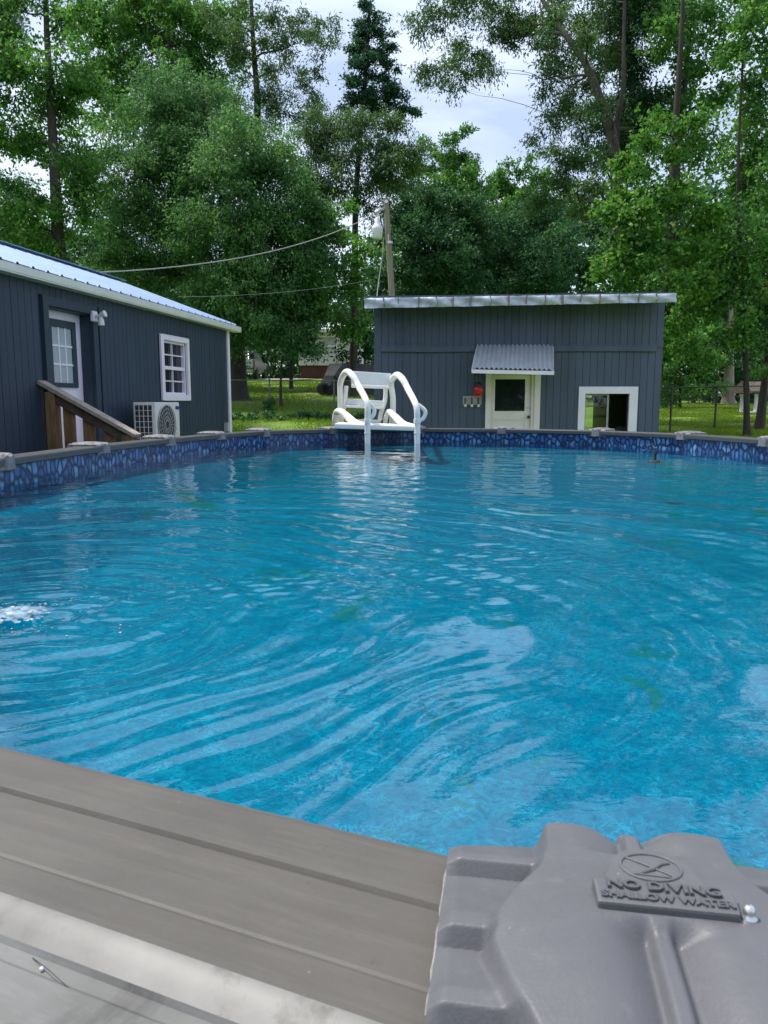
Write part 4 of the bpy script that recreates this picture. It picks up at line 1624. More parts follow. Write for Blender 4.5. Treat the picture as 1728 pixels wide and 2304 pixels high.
# awning
awn = thing('door_awning', 'corrugated tin awning over the white shed door', 'awning', (A(1158, 800).x, SY, A(1158, 775).z))
YA = 0.75
at0, at1 = A(1073, 776), A(1243, 776)
ab0, ab1 = at(1063, 828, SY - YA), at(1246, 832, SY - YA)
mb = MB()
n = 17 * 8
vs_ = []
for k in range(n + 1):
    t = k / n
    h = 0.017 * math.cos(2 * math.pi * t * 17)
    p0, p1 = at0.lerp(at1, t), ab0.lerp(ab1, t)
    vs_ += [(p0.x, p0.y - 0.02, p0.z + h), (p1.x, p1.y, p1.z + h)]
mb.add(vs_, [(2 * k, 2 * k + 1, 2 * k + 3, 2 * k + 2) for k in range(n)], True)
obj('sheet', mb, M['corr'], awn)
mb = MB()
mb.bar(ab0 + Vector((-0.01, 0.02, -0.055)), ab1 + Vector((0.01, 0.02, -0.055)), 0.03, 0.065)
obj('edge_board', mb, M['white'], awn)
for a_, b_ in ((at0, ab0), (at1, ab1)):
    mb = MB()
    mb.bar(a_ + Vector((0, -0.04, -0.05)), b_ + Vector((0, 0.05, -0.05)), 0.03, 0.05)
    obj('rafter', mb, M['white'], awn)
    mb = MB()
    wp_ = Vector((a_.x, SY - 0.004, a_.z - 0.42))
    mb.tube([wp_, b_ + Vector((0.0, 0.3, 0.04))], 0.012, 6)
    obj('brace', mb, M['black'], awn)
# red hanging lantern
LY = SY - 0.16
lp = at(1076, 878, LY)
lan = thing('red_lantern', 'red glass hanging lantern with black top by the shed door', 'lantern', lp)
mb = MB()
mb.lathe(lp, [(0.0, -0.095), (0.05, -0.09), (0.075, -0.05), (0.086, 0.0), (0.080, 0.04), (0.055, 0.075), (0.03, 0.085)], 16)
obj('globe', mb, M['red'], lan)
mb = MB()
mb.lathe(lp, [(0.060, 0.055), (0.064, 0.075), (0.058, 0.115), (0.035, 0.145), (0.0, 0.15)], 12)
mb.tube([lp + Vector((0, 0, 0.13)), lp + Vector((0.005, 0, 0.19))], 0.006, 5)
obj('lid', mb, M['black'], lan)
mb = MB()
for z_ in (-0.10, -0.135):
    mb.tube([lp + Vector((0.08 * math.cos(a_), 0.08 * math.sin(a_), z_)) for a_ in [2 * math.pi * k / 16 for k in range(17)]], 0.004, 5, False)
for k in range(4):
    a_ = math.pi / 2 * k + 0.4
    mb.tube([lp + Vector((0.08 * math.cos(a_), 0.08 * math.sin(a_), -0.05)), lp + Vector((0.08 * math.cos(a_), 0.08 * math.sin(a_), -0.135))], 0.004, 5)
obj('perch_ring', mb, M['red'], lan)
hk = at(1076, 836, LY)
mb = MB()
mb.tube([(hk.x, SY - 0.01, hk.z + 0.0), (hk.x, SY - 0.1, hk.z + 0.02), (hk.x + 0.004, LY, hk.z - 0.03), (hk.x + 0.005, LY, lp.z + 0.19)], 0.008, 6)
mb.box((hk.x - 0.04, SY - 0.02, hk.z - 0.05), (hk.x + 0.04, SY - 0.002, hk.z + 0.05))
obj('hanging_hook', mb, M['black'], lan)
# coat hook rack
r0, r1 = A(1041, 891), A(1083, 911)
rack = thing('hook_rack', 'grey board rack with three hooks and white knobs on shed wall', 'hook rack', ((r0.x + r1.x) / 2, SY, r0.z))
mb = MB()
mb.box((r0.x, SY - 0.035, r1.z), (r1.x, SY - 0.001, r0.z))
obj('board', mb, M['wood_grey'], rack, 0.004)
for k in range(3):
    x = r0.x + (r1.x - r0.x) * (0.12 + 0.35 * k)
    z = (r0.z + r1.z) / 2
    mb = MB()
    mb.tube([(x, SY - 0.035, z + 0.04), (x, SY - 0.06, z + 0.02), (x, SY - 0.06, z - 0.05), (x, SY - 0.085, z - 0.085)], 0.012, 6)
    hk_ = obj('hook', mb, M['wood_dark'], rack)
    mb = MB()
    mb.lathe((x, SY - 0.088, z - 0.095), [(0.0, 0.028), (0.02, 0.02), (0.028, 0), (0.02, -0.02), (0.0, -0.028)], 10)
    obj('knob', mb, M['white'], hk_)

# ------------------------------------------------------------------ pool ladder
lad = thing('pool_ladder', 'white plastic pool ladder with curved handrails over the far rim', 'ladder', (0.08, 9.4, 0))
YI, YO = 8.78, 9.85          # in-pool posts, outside posts


def tubeq(name, pts, r, m=None, n=12, flat=1.0):
    mb = MB()
    # smooth the polyline (Catmull-Rom)
    P = [Vector(p) for p in pts]
    Q = []
    for i in range(len(P) - 1):
        p0, p1, p2, p3 = P[max(i - 1, 0)], P[i], P[i + 1], P[min(i + 2, len(P) - 1)]
        for k in range(5):
            t = k / 5
            Q.append(0.5 * ((2 * p1) + (-p0 + p2) * t + (2 * p0 - 5 * p1 + 4 * p2 - p3) * t * t + (-p0 + 3 * p1 - 3 * p2 + p3) * t ** 3))
    Q.append(P[-1])
    if hasattr(r, '__len__'):
        r = list(np.interp(np.linspace(0, 1, len(Q)), np.linspace(0, 1, len(r)), r))
    mb.tube(Q, r, n, flat=flat)
    return obj(name, mb, m or M['plastic'], lad)


for side, pts_px in (('l', dict(post=827, out=766, top=(783, 838), b1=(766, 862), b0=766, bend=(826, 905), loop=((829, 903), (841, 918), (842, 928), (837, 938), (827, 943)))),
                     ('r', dict(post=939, out=881, top=(895, 845), b1=(880, 863), b0=884, bend=(937, 912), loop=((941, 910), (955, 922), (957, 931), (951, 943), (939, 947))))):
    q = pts_px
    YM = (YI + YO) / 2
    # handrail: outer foot up over the bow and down to the in-pool post
    tubeq('handrail', [at(q['b0'], 930, YO), at(q['b0'] + 0, 895, YO), at(q['b1'][0], q['b1'][1], YO), at(q['top'][0] - 9, q['top'][1] + 4, YO - 0.12), at(q['top'][0], q['top'][1] - 1, YO - 0.25),
                       at(q['top'][0] + 12, q['top'][1] + 10, YO - 0.42), at((q['top'][0] + q['bend'][0]) / 2 + 3, (q['top'][1] + q['bend'][1]) / 2 - 1, YM), at(q['bend'][0] - 5, q['bend'][1] - 10, YI + 0.1), at(q['bend'][0] + 1, q['bend'][1] + 8, YI), at(q['post'], 945, YI)],
          [0.036, 0.036, 0.037, 0.040, 0.041, 0.041, 0.039, 0.037, 0.035, 0.033])
    tubeq('grab_loop', [at(p[0], p[1], YI + 0.02) for p in q['loop']], [0.021, 0.023, 0.024, 0.024, 0.021], None, 10)
    pz = at(q['post'], 945, YI)
    mb = MB()
    mb.tube([pz + Vector((0, 0, 0.01)), Vector((pz.x, YI, 1.1)), Vector((pz.x, YI, 0.9))], [0.034, 0.034, 0.034], 12)
    obj('post', mb, M['plastic'], lad)
    mb = MB()
    mb.tube([pz + Vector((0, 0, 0.012)), pz + Vector((0, 0, -0.035))], [0.042, 0.042], 12)
    mb.tube([pz + Vector((0, 0, -0.14)), pz + Vector((0, 0, -0.155))], [0.038, 0.038], 12)
    obj('collar', mb, M['plastic'], lad)
    # outside leg
    zf = at(q['b0'], 930, YO)
    mb = MB()
    mb.tube([zf, Vector((zf.x - 0.03, YO + 0.15, 0.0))], [0.045, 0.045], 10)
    obj('outer_leg', mb, M['plastic'], lad)
# swept brackets that carry the deck
tubeq('side_bracket', [at(754, 962, YO - 0.1), at(753, 945, YO - 0.12), at(757, 928, YO - 0.15), at(765, 926, YO - 0.25), at(778, 934, YO - 0.4), at(795, 949, 9.15), at(806, 955, 9.0), at(826, 958, YI + 0.02)], [0.026, 0.034, 0.038, 0.042, 0.045, 0.046, 0.044, 0.036])
tubeq('side_bracket', [at(866, 958, YO - 0.1), at(868, 940, YO - 0.12), at(874, 927, YO - 0.15), at(881, 930, YO - 0.3), at(893, 941, 9.3), at(905, 953, 9.05), at(918, 959, 8.95), at(938, 962, YI + 0.02)], [0.024, 0.03, 0.034, 0.038, 0.042, 0.045, 0.044, 0.036])
# flat deck on the rim
mb = MB()
d0, d1 = at(768, 957, 9.1), at(930, 961, 9.1)
mb.hexa([(d0.x - 0.06, 8.80, d0.z - 0.03), (d1.x, 8.80, d1.z - 0.035), (d1.x, 9.55, d1.z - 0.035), (d0.x - 0.06, 9.55, d0.z - 0.03), (d0.x - 0.06, 8.80, d0.z + 0.03), (d1.x, 8.80, d1.z + 0.02), (d1.x, 9.55, d1.z + 0.02), (d0.x - 0.06, 9.55, d0.z + 0.03)])
obj('deck', mb, M['plastic'], lad, 0.015)
# outside treads, the top one folded up between the rails


def plate(px, Yp, th, m, bev=0.012):
    mb = MB()
    P = [at(p[0], p[1], Yp + (p[2] if len(p) > 2 else 0)) for p in px]
    mb.hexa([P[3], P[2], P[2] + Vector((0, th, 0)), P[3] + Vector((0, th, 0)), P[0], P[1], P[1] + Vector((0, th, 0)), P[0] + Vector((0, th, 0))])
    return obj('tread', mb, m, lad, bev)


plate([(789, 834.5), (880.5, 840.5), (877, 869), (790, 865)], YO - 0.06, 0.04, M['plastic_shaded'])
plate([(790, 864), (877, 868), (876, 875), (790, 872)], YO - 0.12, 0.10, M['plastic'])
plate([(780, 897), (865, 902), (862, 915), (779, 911)], YO - 0.02, 0.04, M['plastic_shaded'])
plate([(778, 911), (864, 914), (864, 921), (778, 917)], YO - 0.10, 0.12, M['plastic'])
plate([(800, 944), (858, 946), (857, 953), (799, 952)], YO - 0.1, 0.2, M['plastic_shaded'])
# inner stiles of the outside flight
for pts_ in (((779, 868), (776, 900), (772, 930)), ((868, 872), (866, 902), (857, 930), (855, 945))):
    tubeq('stile', [at(a_, b_, YO) for a_, b_ in pts_], 0.028, None, 8)
# submerged treads between the in-pool posts
for k, z_ in enumerate((1.12, 1.06)):
    mb = MB()
    mb.box((at(827, 945, YI).x + 0.0, YI - 0.05, z_ - 0.02), (at(939, 947, YI).x, YI + 0.22, z_ + 0.02))
    obj('submerged_tread', mb, M['plastic'], lad, 0.01)

# ------------------------------------------------------------------ utility pole, lamp and cables
PY = 24.0
pb, pt = at(884, 700, PY), at(868, 446, PY)
pole = thing('utility_pole', 'leaning wooden utility pole behind the shed', 'utility pole', (pb.x + 0.15, PY, float(gz(pb.x, PY))))
mb = MB()
base = pb + (pb - pt).normalized() * ((pb.z - float(gz(pb.x, PY))) / max(0.1, (pt - pb).normalized().z))
mb.tube([base, base.lerp(pt, 0.5), pt], [0.118, 0.10, 0.082], 14)
obj('shaft', mb, M['pole'], pole)
mb = MB()
q = at(875.5, 546, PY)
mb.tube([q + Vector((0, 0, -0.035)), q + Vector((0, 0, 0.035))], 0.106, 14, False)
mb.tube([q + Vector((-0.03, -0.10, 0.0)), q + Vector((-0.03, -0.105, 0.22))], 0.018, 6)
q = at(869, 455, PY)
mb.tube([q + Vector((0, -0.09, 0)), q + Vector((0, -0.10, 0))], 0.05, 10)
obj('metal_band', mb, M['steel'], pole)
LYp = PY - 0.25
lamp = thing('yard_lamp', 'white bell shaped yard lamp hanging beside the pole', 'lamp', at(849, 515, LYp))
c = at(849, 515, LYp)
mb = MB()
mb.lathe(c, [(0.0, -0.30), (0.12, -0.30), (0.145, -0.25), (0.16, -0.06), (0.165, 0.0), (0.16, 0.03)], 18)
obj('lens', mb, M['lampwhite'], lamp)
mb = MB()
mb.lathe(c, [(0.165, 0.0), (0.16, 0.05), (0.10, 0.12), (0.085, 0.14), (0.075, 0.28), (0.05, 0.32), (0.0, 0.33)], 18)
obj('hood', mb, M['white'], lamp)
mb = MB()
mb.tube([c + Vector((0, 0, 0.32)), c + Vector((0.02, 0, 0.44)), at(852, 474, LYp)], 0.03, 8)
mb.tube([at(846, 478, LYp), at(853, 472, LYp), at(866, 470, PY)], [0.05, 0.055, 0.04], 8)
obj('arm', mb, M['steel'], lamp)


def cable(label, pts, r, m=None, cat='cable', name='service_cable'):
    P = [Vector(p) for p in pts]
    mb = MB()
    mb.tube(P, r, 6)
    o = obj(name, mb, m or M['cable'])
    return tag(o, label, cat)


def sag(a, b, dz, n=16):
    return [a.lerp(b, k / n) + Vector((0, 0, -dz * 4 * (k / n) * (1 - k / n))) for k in range(n + 1)]


ca, cb = at(848, 479, LYp), WP(3.0, -1.6, 0)
cb = at(196, 614, 11.9)
cable('thick grey service cable sagging from the pole to the slate house roof', sag(ca, cb, 0.35), 0.011)
cable('thin lower wire running from the pole towards the house corner', sag(at(842, 628, PY), at(400, 668, 17.5), 0.12), 0.004, name='thin_wire')
cable('looped drop wire hanging from the yard lamp down to the shed roof', [at(863, 535, PY - .1), at(862, 565, PY - .1), at(857, 600, PY - .15), at(852, 632, PY - .3), at(848, 668, PY - .6)], 0.014, name='drop_wire')
cable('short wire loop curling below the service cable beside the lamp', [at(822, 489, LYp), at(817, 505, LYp), at(823, 512, LYp), at(834, 514, LYp), at(842, 505, LYp)], 0.011, name='wire_loop')
cable('straight short wire from the service cable to the lamp hood', [at(836, 482, LYp), at(843, 500, LYp)], 0.011, name='lamp_wire')

# ------------------------------------------------------------------ neighbour's house, truck, trailer, fences, shelter
NY = 50.0
nb = lambda px, py, dy=0: at(px, py, NY + dy)
nh = thing('neighbour_house', 'pale ribbed neighbour house on red skirting behind the trees', 'house', (nb(760, 850).x, NY, float(gz(-3, NY))))
x0, x1 = nb(672, 820).x, nb(806, 820).x
zb, zt, zg = nb(700, 822).z, nb(700, 748).z, float(gz(-4, NY)) - 0.2
zw0, zw1 = nb(740, 798).z, nb(740, 759).z
xw0, xw1 = nb(726, 780).x, nb(757, 780).x
mb = MB()
mb.box((x0, NY, zb), (xw0, NY + 6, zt))
mb.box((xw1, NY, zb), (x1, NY + 6, zt))
mb.box((xw0, NY, zb), (xw1, NY + 6, zw0))
mb.box((xw0, NY, zw1), (xw1, NY + 6, zt))
obj('wall', mb, M['pale_siding'], nh)
mb = MB()
x = x0
while x < x1:
    if not (xw0 - 0.1 < x < xw1 + 0.05):
        mb.box((x, NY - 0.03, zb), (x + 0.07, NY - 0.001, zt))
    else:
        mb.box((x, NY - 0.03, zb), (x + 0.07, NY - 0.001, zw0 - 0.08))
    x += 0.19
o = obj('wall_rib', mb, M['pale_siding'], nh)
o['kind'] = 'stuff'
mb = MB()
mb.box((x0 + 0.1, NY + 0.1, zg), (x1 - 0.1, NY + 5.9, zb))
obj('skirting', mb, M['brick_red'], nh)
mb = MB()
mb.hexa([(x0 - 0.5, NY - 0.5, zt - 0.02), (x1 + 2.2, NY - 0.5, zt - 0.02), (x1 + 2.2, NY + 6.5, zt - 0.02), (x0 - 0.5, NY + 6.5, zt - 0.02),
         (x0 - 0.5, NY - 0.5, zt + 0.16), (x1 + 2.2, NY - 0.5, zt + 0.16), (x1 + 2.2, NY + 3, zt + 0.9), (x0 - 0.5, NY + 3, zt + 0.9)])
obj('roof', mb, M['gutter'], nh)
mb = MB()
for q in ((xw0 - 0.1, xw0, zw0 - 0.08, zw1 + 0.08), (xw1, xw1 + 0.1, zw0 - 0.08, zw1 + 0.08), (xw0, xw1, zw1, zw1 + 0.08), (xw0, xw1, zw0 - 0.08, zw0), (xw0, xw1, (zw0 + zw1) / 2 - 0.04, (zw0 + zw1) / 2 + 0.04)):
    mb.box((q[0], NY - 0.05, q[2]), (q[1], NY + 0.04, q[3]))
nw = obj('window', mb, M['white'], nh)
mb = MB()
mb.box((xw0, NY + 0.05, zw0), (xw1, NY + 0.06, zw1))
obj('pane', mb, M['grille'], nw)
# carport post and step
mb = MB()
mb.box((x1 + 0.0, NY - 0.3, zg), (x1 + 0.35, NY + 0.1, zt - 0.02))
obj('porch_post', mb, M['white'], nh)
mb = MB()
mb.box((x1 + 1.2, NY + 3, zg), (x1 + 2.2, NY + 3.1, zt - 0.02))
obj('carport_wall', mb, M['dark_in'], nh)

# truck partly behind the oak
TY = 43.5
tg = lambda x, y: float(gz(x, y)) + 0.1
tx = at(561, 850, TY).x
truck = thing('parked_truck', 'grey pickup truck parked on the gravel behind the oak trunk', 'truck', (tx, TY, tg(tx, TY)))
z0 = tg(tx, TY)
mb = MB()
mb.box((tx - 1.35, TY, z0 + 0.55), (tx + 0.33, TY + 2.0, z0 + 1.12))
obj('bed', mb, M['truck'], truck, 0.05)
mb = MB()
mb.box((tx - 1.30, TY + 2.0, z0 + 0.5), (tx + 0.28, TY + 4.6, z0 + 1.1))
mb.hexa([(tx - 1.25, TY + 1.9, z0 + 1.1), (tx + 0.23, TY + 1.9, z0 + 1.1), (tx + 0.23, TY + 3.6, z0 + 1.1), (tx - 1.25, TY + 3.6, z0 + 1.1),
         (tx - 1.1, TY + 2.1, z0 + 1.7), (tx + 0.08, TY + 2.1, z0 + 1.7), (tx + 0.08, TY + 3.0, z0 + 1.7), (tx - 1.1, TY + 3.0, z0 + 1.7)])
obj('cab', mb, M['truck'], truck, 0.05)
mb = MB()
mb.box((tx - 1.0, TY + 1.93, z0 + 1.2), (tx - 0.02, TY + 1.98, z0 + 1.58))
obj('rear_window', mb, M['glass'], truck)
mb = MB()
mb.box((tx - 1.25, TY - 0.03, z0 + 0.65), (tx + 0.22, TY - 0.002, z0 + 1.1))
obj('tailgate', mb, M['grille'], truck, 0.01)
mb = MB()
mb.box((tx - 1.35, TY - 0.15, z0 + 0.42), (tx + 0.33, TY - 0.04, z0 + 0.54))
obj('bumper', mb, M['steel'], truck, 0.02)
for xx in (tx - 1.32, tx + 0.14):
    for yy in (TY + 0.75, TY + 3.9):
        mb = MB()
        mb.lathe((xx, yy, z0 + 0.36), [(0.0, 0.0), (0.22, 0.0), (0.36, 0.0), (0.37, 0.03), (0.37, 0.17), (0.36, 0.2), (0.22, 0.2), (0.0, 0.19)], 16, 'x')
        obj('wheel', mb, M['tyre'], truck)
# folded ladder end sticking up from the bed
mb = MB()
mb.tube([(tx - 0.35, TY + 0.3, z0 + 0.9), (tx - 0.50, TY + 1.0, z0 + 1.75)], 0.04, 6)
mb.tube([(tx - 0.05, TY + 0.3, z0 + 0.9), (tx - 0.20, TY + 1.0, z0 + 1.6)], 0.04, 6)
for k in range(3):
    t = 0.4 + 0.25 * k
    mb.tube([Vector((tx - 0.35, TY + 0.3, z0 + 0.9)).lerp(Vector((tx - 0.50, TY + 1.0, z0 + 1.75)), t), Vector((tx - 0.05, TY + 0.3, z0 + 0.9)).lerp(Vector((tx - 0.20, TY + 1.0, z0 + 1.6)), t)], 0.03, 6)
o = obj('metal_ladder', mb, M['steel'])
tag(o, 'pale metal ladder sticking up out of the parked truck bed', 'ladder')

# trailer under a grey tarpaulin
RY = 31.0
rb = lambda px, py, dy=0: at(px, py, RY + dy)
rgx = rb(780, 890).x
tr = thing('covered_trailer', 'small trailer under a grey draped tarpaulin near the fence', 'trailer', (rgx, RY, float(gz(rgx, RY))))
tp = [rb(717, 868), rb(741, 818, 0.5), rb(771, 817, 0.0), rb(800, 818, 0.3), rb(850, 820, 0.3), rb(728, 874, -0.2), rb(744, 866, -0.4), rb(758, 892, -0.5), rb(776, 870, -0.5), rb(808, 896, -0.4), rb(850, 893, -0.3), rb(752, 845, -0.5), rb(775, 845, -0.3), rb(815, 850, -0.2), rb(850, 850, -0.2), rb(730, 845, 0.0)]
bk = [Vector((p.x, RY + 2.3, p.z)) for p in (tp[0], tp[1], tp[2], tp[3], tp[4])]
mb = MB()
mb.add(tp + bk, [(0, 5, 15), (5, 6, 15), (15, 6, 11), (15, 11, 1), (1, 11, 2), (11, 12, 2), (11, 6, 7), (11, 7, 8), (11, 8, 12), (12, 8, 9), (12, 9, 13), (2, 12, 3), (3, 12, 13), (3, 13, 4), (13, 14, 4), (13, 9, 10), (13, 10, 14),
                 (1, 2, 18, 17), (2, 3, 19, 18), (3, 4, 20, 19), (0, 15, 16), (15, 1, 17, 16)])
obj('tarpaulin', mb, M['tarp'], tr)
mb = MB()
fz = float(gz(rgx, RY)) + 0.35
mb.box((rb(724, 880).x, RY - 0.1, fz), (rb(850, 880).x, RY + 2.0, fz + 0.12))
mb.bar((rb(719, 878).x, RY + 0.2, fz + 0.05), (rb(730, 880).x, RY + 0.4, fz + 0.05), 0.1, 0.1)
obj('chassis', mb, M['black'], tr)
for px in (728, 741, 800):
    mb = MB()
    xx = rb(px, 890).x
    mb.lathe((xx, RY - 0.15, float(gz(xx, RY)) + 0.27), [(0.0, 0.0), (0.15, 0.0), (0.24, 0.01), (0.26, 0.04), (0.26, 0.12), (0.24, 0.15), (0.0, 0.15)], 14, 'y')
    obj('wheel', mb, M['tyre'], tr)


def chain_fence(name, label, pts, h, posts_m, rail_m, gap=0.09, midrail=None, wires=True):
    """posts at pts (world xy), rails between, wire mesh"""
    f = thing(name, label, 'fence', (pts[0][0], pts[0][1], float(gz(*pts[0]))))
    P = [Vector((x, y, float(gz(x, y)))) for x, y in pts]
    for p in P:
        mb = MB()
        mb.tube([p + Vector((0, 0, -0.1)), p + Vector((0, 0, h + 0.02))], 0.03, 8)
        mb.lathe(p + Vector((0, 0, h + 0.02)), [(0.034, 0), (0.025, 0.025), (0, 0.035)], 8)
        obj('post', mb, posts_m, f)
    for a_, b_ in zip(P[:-1], P[1:]):
        mb = MB()
        mb.tube([a_ + Vector((0, 0, h)), b_ + Vector((0, 0, h))], 0.021, 6)
        obj('rail', mb, rail_m, f)
    if wires:
        mb = MB()
        for a_, b_ in zip(P[:-1], P[1:]):
            L_ = (b_ - a_).length
            n_ = int(L_ / gap)
            for k in range(-int(h / gap), n_):
                for sg in (0, 1):
                    t0, t1 = k * gap / L_, (k * gap + h) / L_
                    z0_, z1_ = 0.0, h
                    if t0 < 0:
                        z0_ = -t0 * L_
                        t0 = 0
                    if t1 > 1:
                        z1_ = h - (t1 - 1) * L_
                        t1 = 1
                    if z1_ <= z0_:
                        continue
                    za, zb_ = (z0_, z1_) if sg == 0 else (h - z0_, h - z1_)
                    p, q = a_.lerp(b_, t0) + Vector((0, 0, za)), a_.lerp(b_, t1) + Vector((0, 0, zb_))
                    mb.tube([p, q], 0.0022, 3, False)
        o = obj('wire_mesh', mb, rail_m, f)
        o['kind'] = 'stuff'
    return f


fy = 26.0
chain_fence('chain_link_fence', 'low chain link fence with thin grey posts left of the pool ladder', [(at(440, 900, fy).x, fy), (at(607, 900, fy).x, fy), (at(753, 900, fy).x, fy - 0.3), (at(860, 900, fy).x, fy - 0.5)], 1.0, M['galv_post'], M['galv_post'], 0.1)
fy = 20.8
chain_fence('chain_link_fence', 'nearer chain link fence beside the shed on the sunny lawn', [(at(1400, 900, fy).x, fy), (at(1511, 900, fy).x, fy), (at(1640, 900, fy).x, fy + 0.8), (at(1790, 900, fy).x, fy + 1.6)], 1.22, M['fence_metal'], M['fence_metal'], 0.1)
fy = 42.0
chain_fence('black_yard_fence', 'black fence along the far edge of the lawn below the woods', [(at(p, 900, fy).x, fy) for p in (1420, 1485, 1549, 1574, 1604, 1669, 1740, 1830)], 1.15, M['fence_metal'], M['fence_metal'], 0.12)

# little white garden shelter at the right edge
GY = 30.0
sx0, sx1 = at(1700, 920, GY).x, at(1790, 920, GY).x
gg = float(gz(sx0, GY))
sh = thing('garden_shelter', 'small white post garden shelter at the right lawn edge', 'shelter', (sx0, GY, gg))
for xx in (sx0, sx1):
    for yy in (GY, GY + 1.2):
        mb = MB()
        mb.box((xx - 0.05, yy - 0.05, gg - 0.2), (xx + 0.05, yy + 0.05, at(1700, 886, GY).z))
        obj('post', mb, M['white'], sh)
mb = MB()
zz = at(1700, 929, GY).z
mb.box((sx0 - 0.15, GY - 0.15, zz - 0.05), (sx1 + 0.15, GY + 1.3, zz + 0.05))
obj('shelf', mb, M['white'], sh)
mb = MB()
zz = at(1700, 884, GY).z
mb.hexa([(sx0 - 0.35, GY - 0.35, zz), (sx1 + 0.3, GY - 0.35, zz), (sx1 + 0.3, GY + 1.6, zz), (sx0 - 0.35, GY + 1.6, zz), (sx0 - 0.35, GY - 0.35, zz + 0.06), (sx1 + 0.3, GY - 0.35, zz + 0.06), (sx1 + 0.3, GY + 0.6, zz + 0.45), (sx0 - 0.35, GY + 0.6, zz + 0.45)])
obj('roof', mb, M['wood_dark'], sh)

# ------------------------------------------------------------------ vegetation
rs = np.random.RandomState(21)


def leaf_mesh(name, lobes, size, cover, m, spray=16, spread=0.30, droop=0.25, aspect=0.5, hang=0.0, shell=0.55, tip=0.0, floor_cut=None, clump=1.0):
    """lobes: list of (centre xyz, radii xyz). many small folded leaves in sprays"""
    VV, TT = [], []
    for c, r in lobes:
        c, r = np.array(c, float), np.array(r, float)
        la = size * size * aspect * 0.55
        nl = int(cover * COVER * math.pi * r[0] * r[2] / la)
        ns = max(3, nl // spray)
        nk = int(np.clip(ns / 14, 5, 40))
        dk = rs.normal(size=(nk, 3))
        dk /= np.linalg.norm(dk, axis=1)[:, None]
        rk = 1 - shell * rs.rand(nk) ** 1.4
        pk = dk * (rk * rs.uniform(0.8, 1.12, nk))[:, None]
        which = rs.randint(0, nk, ns)
        # boughs: sprays gather round sub-centres, wider than tall
        off = rs.normal(size=(ns, 3)) * np.array([0.21, 0.21, 0.13]) * clump
        pl = pk[which] + off
        d = pl / (np.linalg.norm(pl, axis=1)[:, None] + 1e-6)
        sc = c + pl * r
        ax = d + rs.normal(0, 0.5, (ns, 3)) + np.array([0, 0, 0.10 - hang])
        ax /= np.linalg.norm(ax, axis=1)[:, None]
        st_ = 0.5 * rs.rand(ns) + 0.5 * rs.rand(nk)[which]
        k = spray
        t = rs.uniform(-1, 1, (ns, k))
        sp = spread * rs.uniform(0.6, 1.3, (ns, 1))
        lat = rs.normal(0, 0.36, (ns, k, 3)) * sp[:, :, None]
        lat[:, :, 2] *= 0.6
        pos = sc[:, None, :] + ax[:, None, :] * (t * sp)[:, :, None] + lat
        pos[:, :, 2] -= hang * np.abs(t) * sp * 0.8
        ld = ax[:, None, :] * 0.7 + rs.normal(0, 0.75, (ns, k, 3)) + np.array([0, 0, -droop])
        ld /= np.linalg.norm(ld, axis=2)[:, :, None]
        nr = np.array([0, -0.15, 0.8]) + rs.normal(0, 0.8, (ns, k, 3))
        sd_ = np.cross(ld, nr)
        sd_ /= np.linalg.norm(sd_, axis=2)[:, :, None] + 1e-6
        nr = np.cross(sd_, ld)
        L_ = size * rs.uniform(0.7, 1.25, (ns, k))[:, :, None]
        W_ = L_ * aspect * 0.5
        p0 = pos
        p2 = pos + ld * L_ - nr * L_ * 0.10
        pm = pos + ld * L_ * 0.48 + nr * L_ * 0.07
        q = np.stack([p0, pm + sd_ * W_, p2, pm - sd_ * W_], 2).reshape(-1, 4, 3)
        tint = np.clip(0.42 + 0.60 * (st_[:, None] - 0.5) + 0.20 * rs.normal(size=(ns, k)), 0.0, 0.93)
        if tip:
            tint = np.where(rs.rand(ns, k) < tip, 1.0, tint)
        VV.append(q)
        TT.append(tint.reshape(-1))
    q = np.concatenate(VV)
    tn = np.concatenate(TT)
    if floor_cut is not None:
        keep = q[:, 0, 2] > floor_cut
        q, tn = q[keep], tn[keep]
    n = len(q)
    me = bpy.data.meshes.new(name)
    me.vertices.add(n * 4)
    me.vertices.foreach_set('co', q.reshape(-1))
    me.loops.add(n * 4)
    me.loops.foreach_set('vertex_index', np.arange(n * 4, dtype=np.int32))
    me.polygons.add(n)
    me.polygons.foreach_set('loop_start', np.arange(0, n * 4, 4, dtype=np.int32))
    me.polygons.foreach_set('loop_total', np.full(n, 4, dtype=np.int32))
    me.update(calc_edges=True)
    at_ = me.attributes.new('tint', 'FLOAT', 'FACE')
    at_.data.foreach_set('value', tn.astype(np.float32))
    me.materials.append(m)
    return me


NLEAF = 0
COVER = 1.75


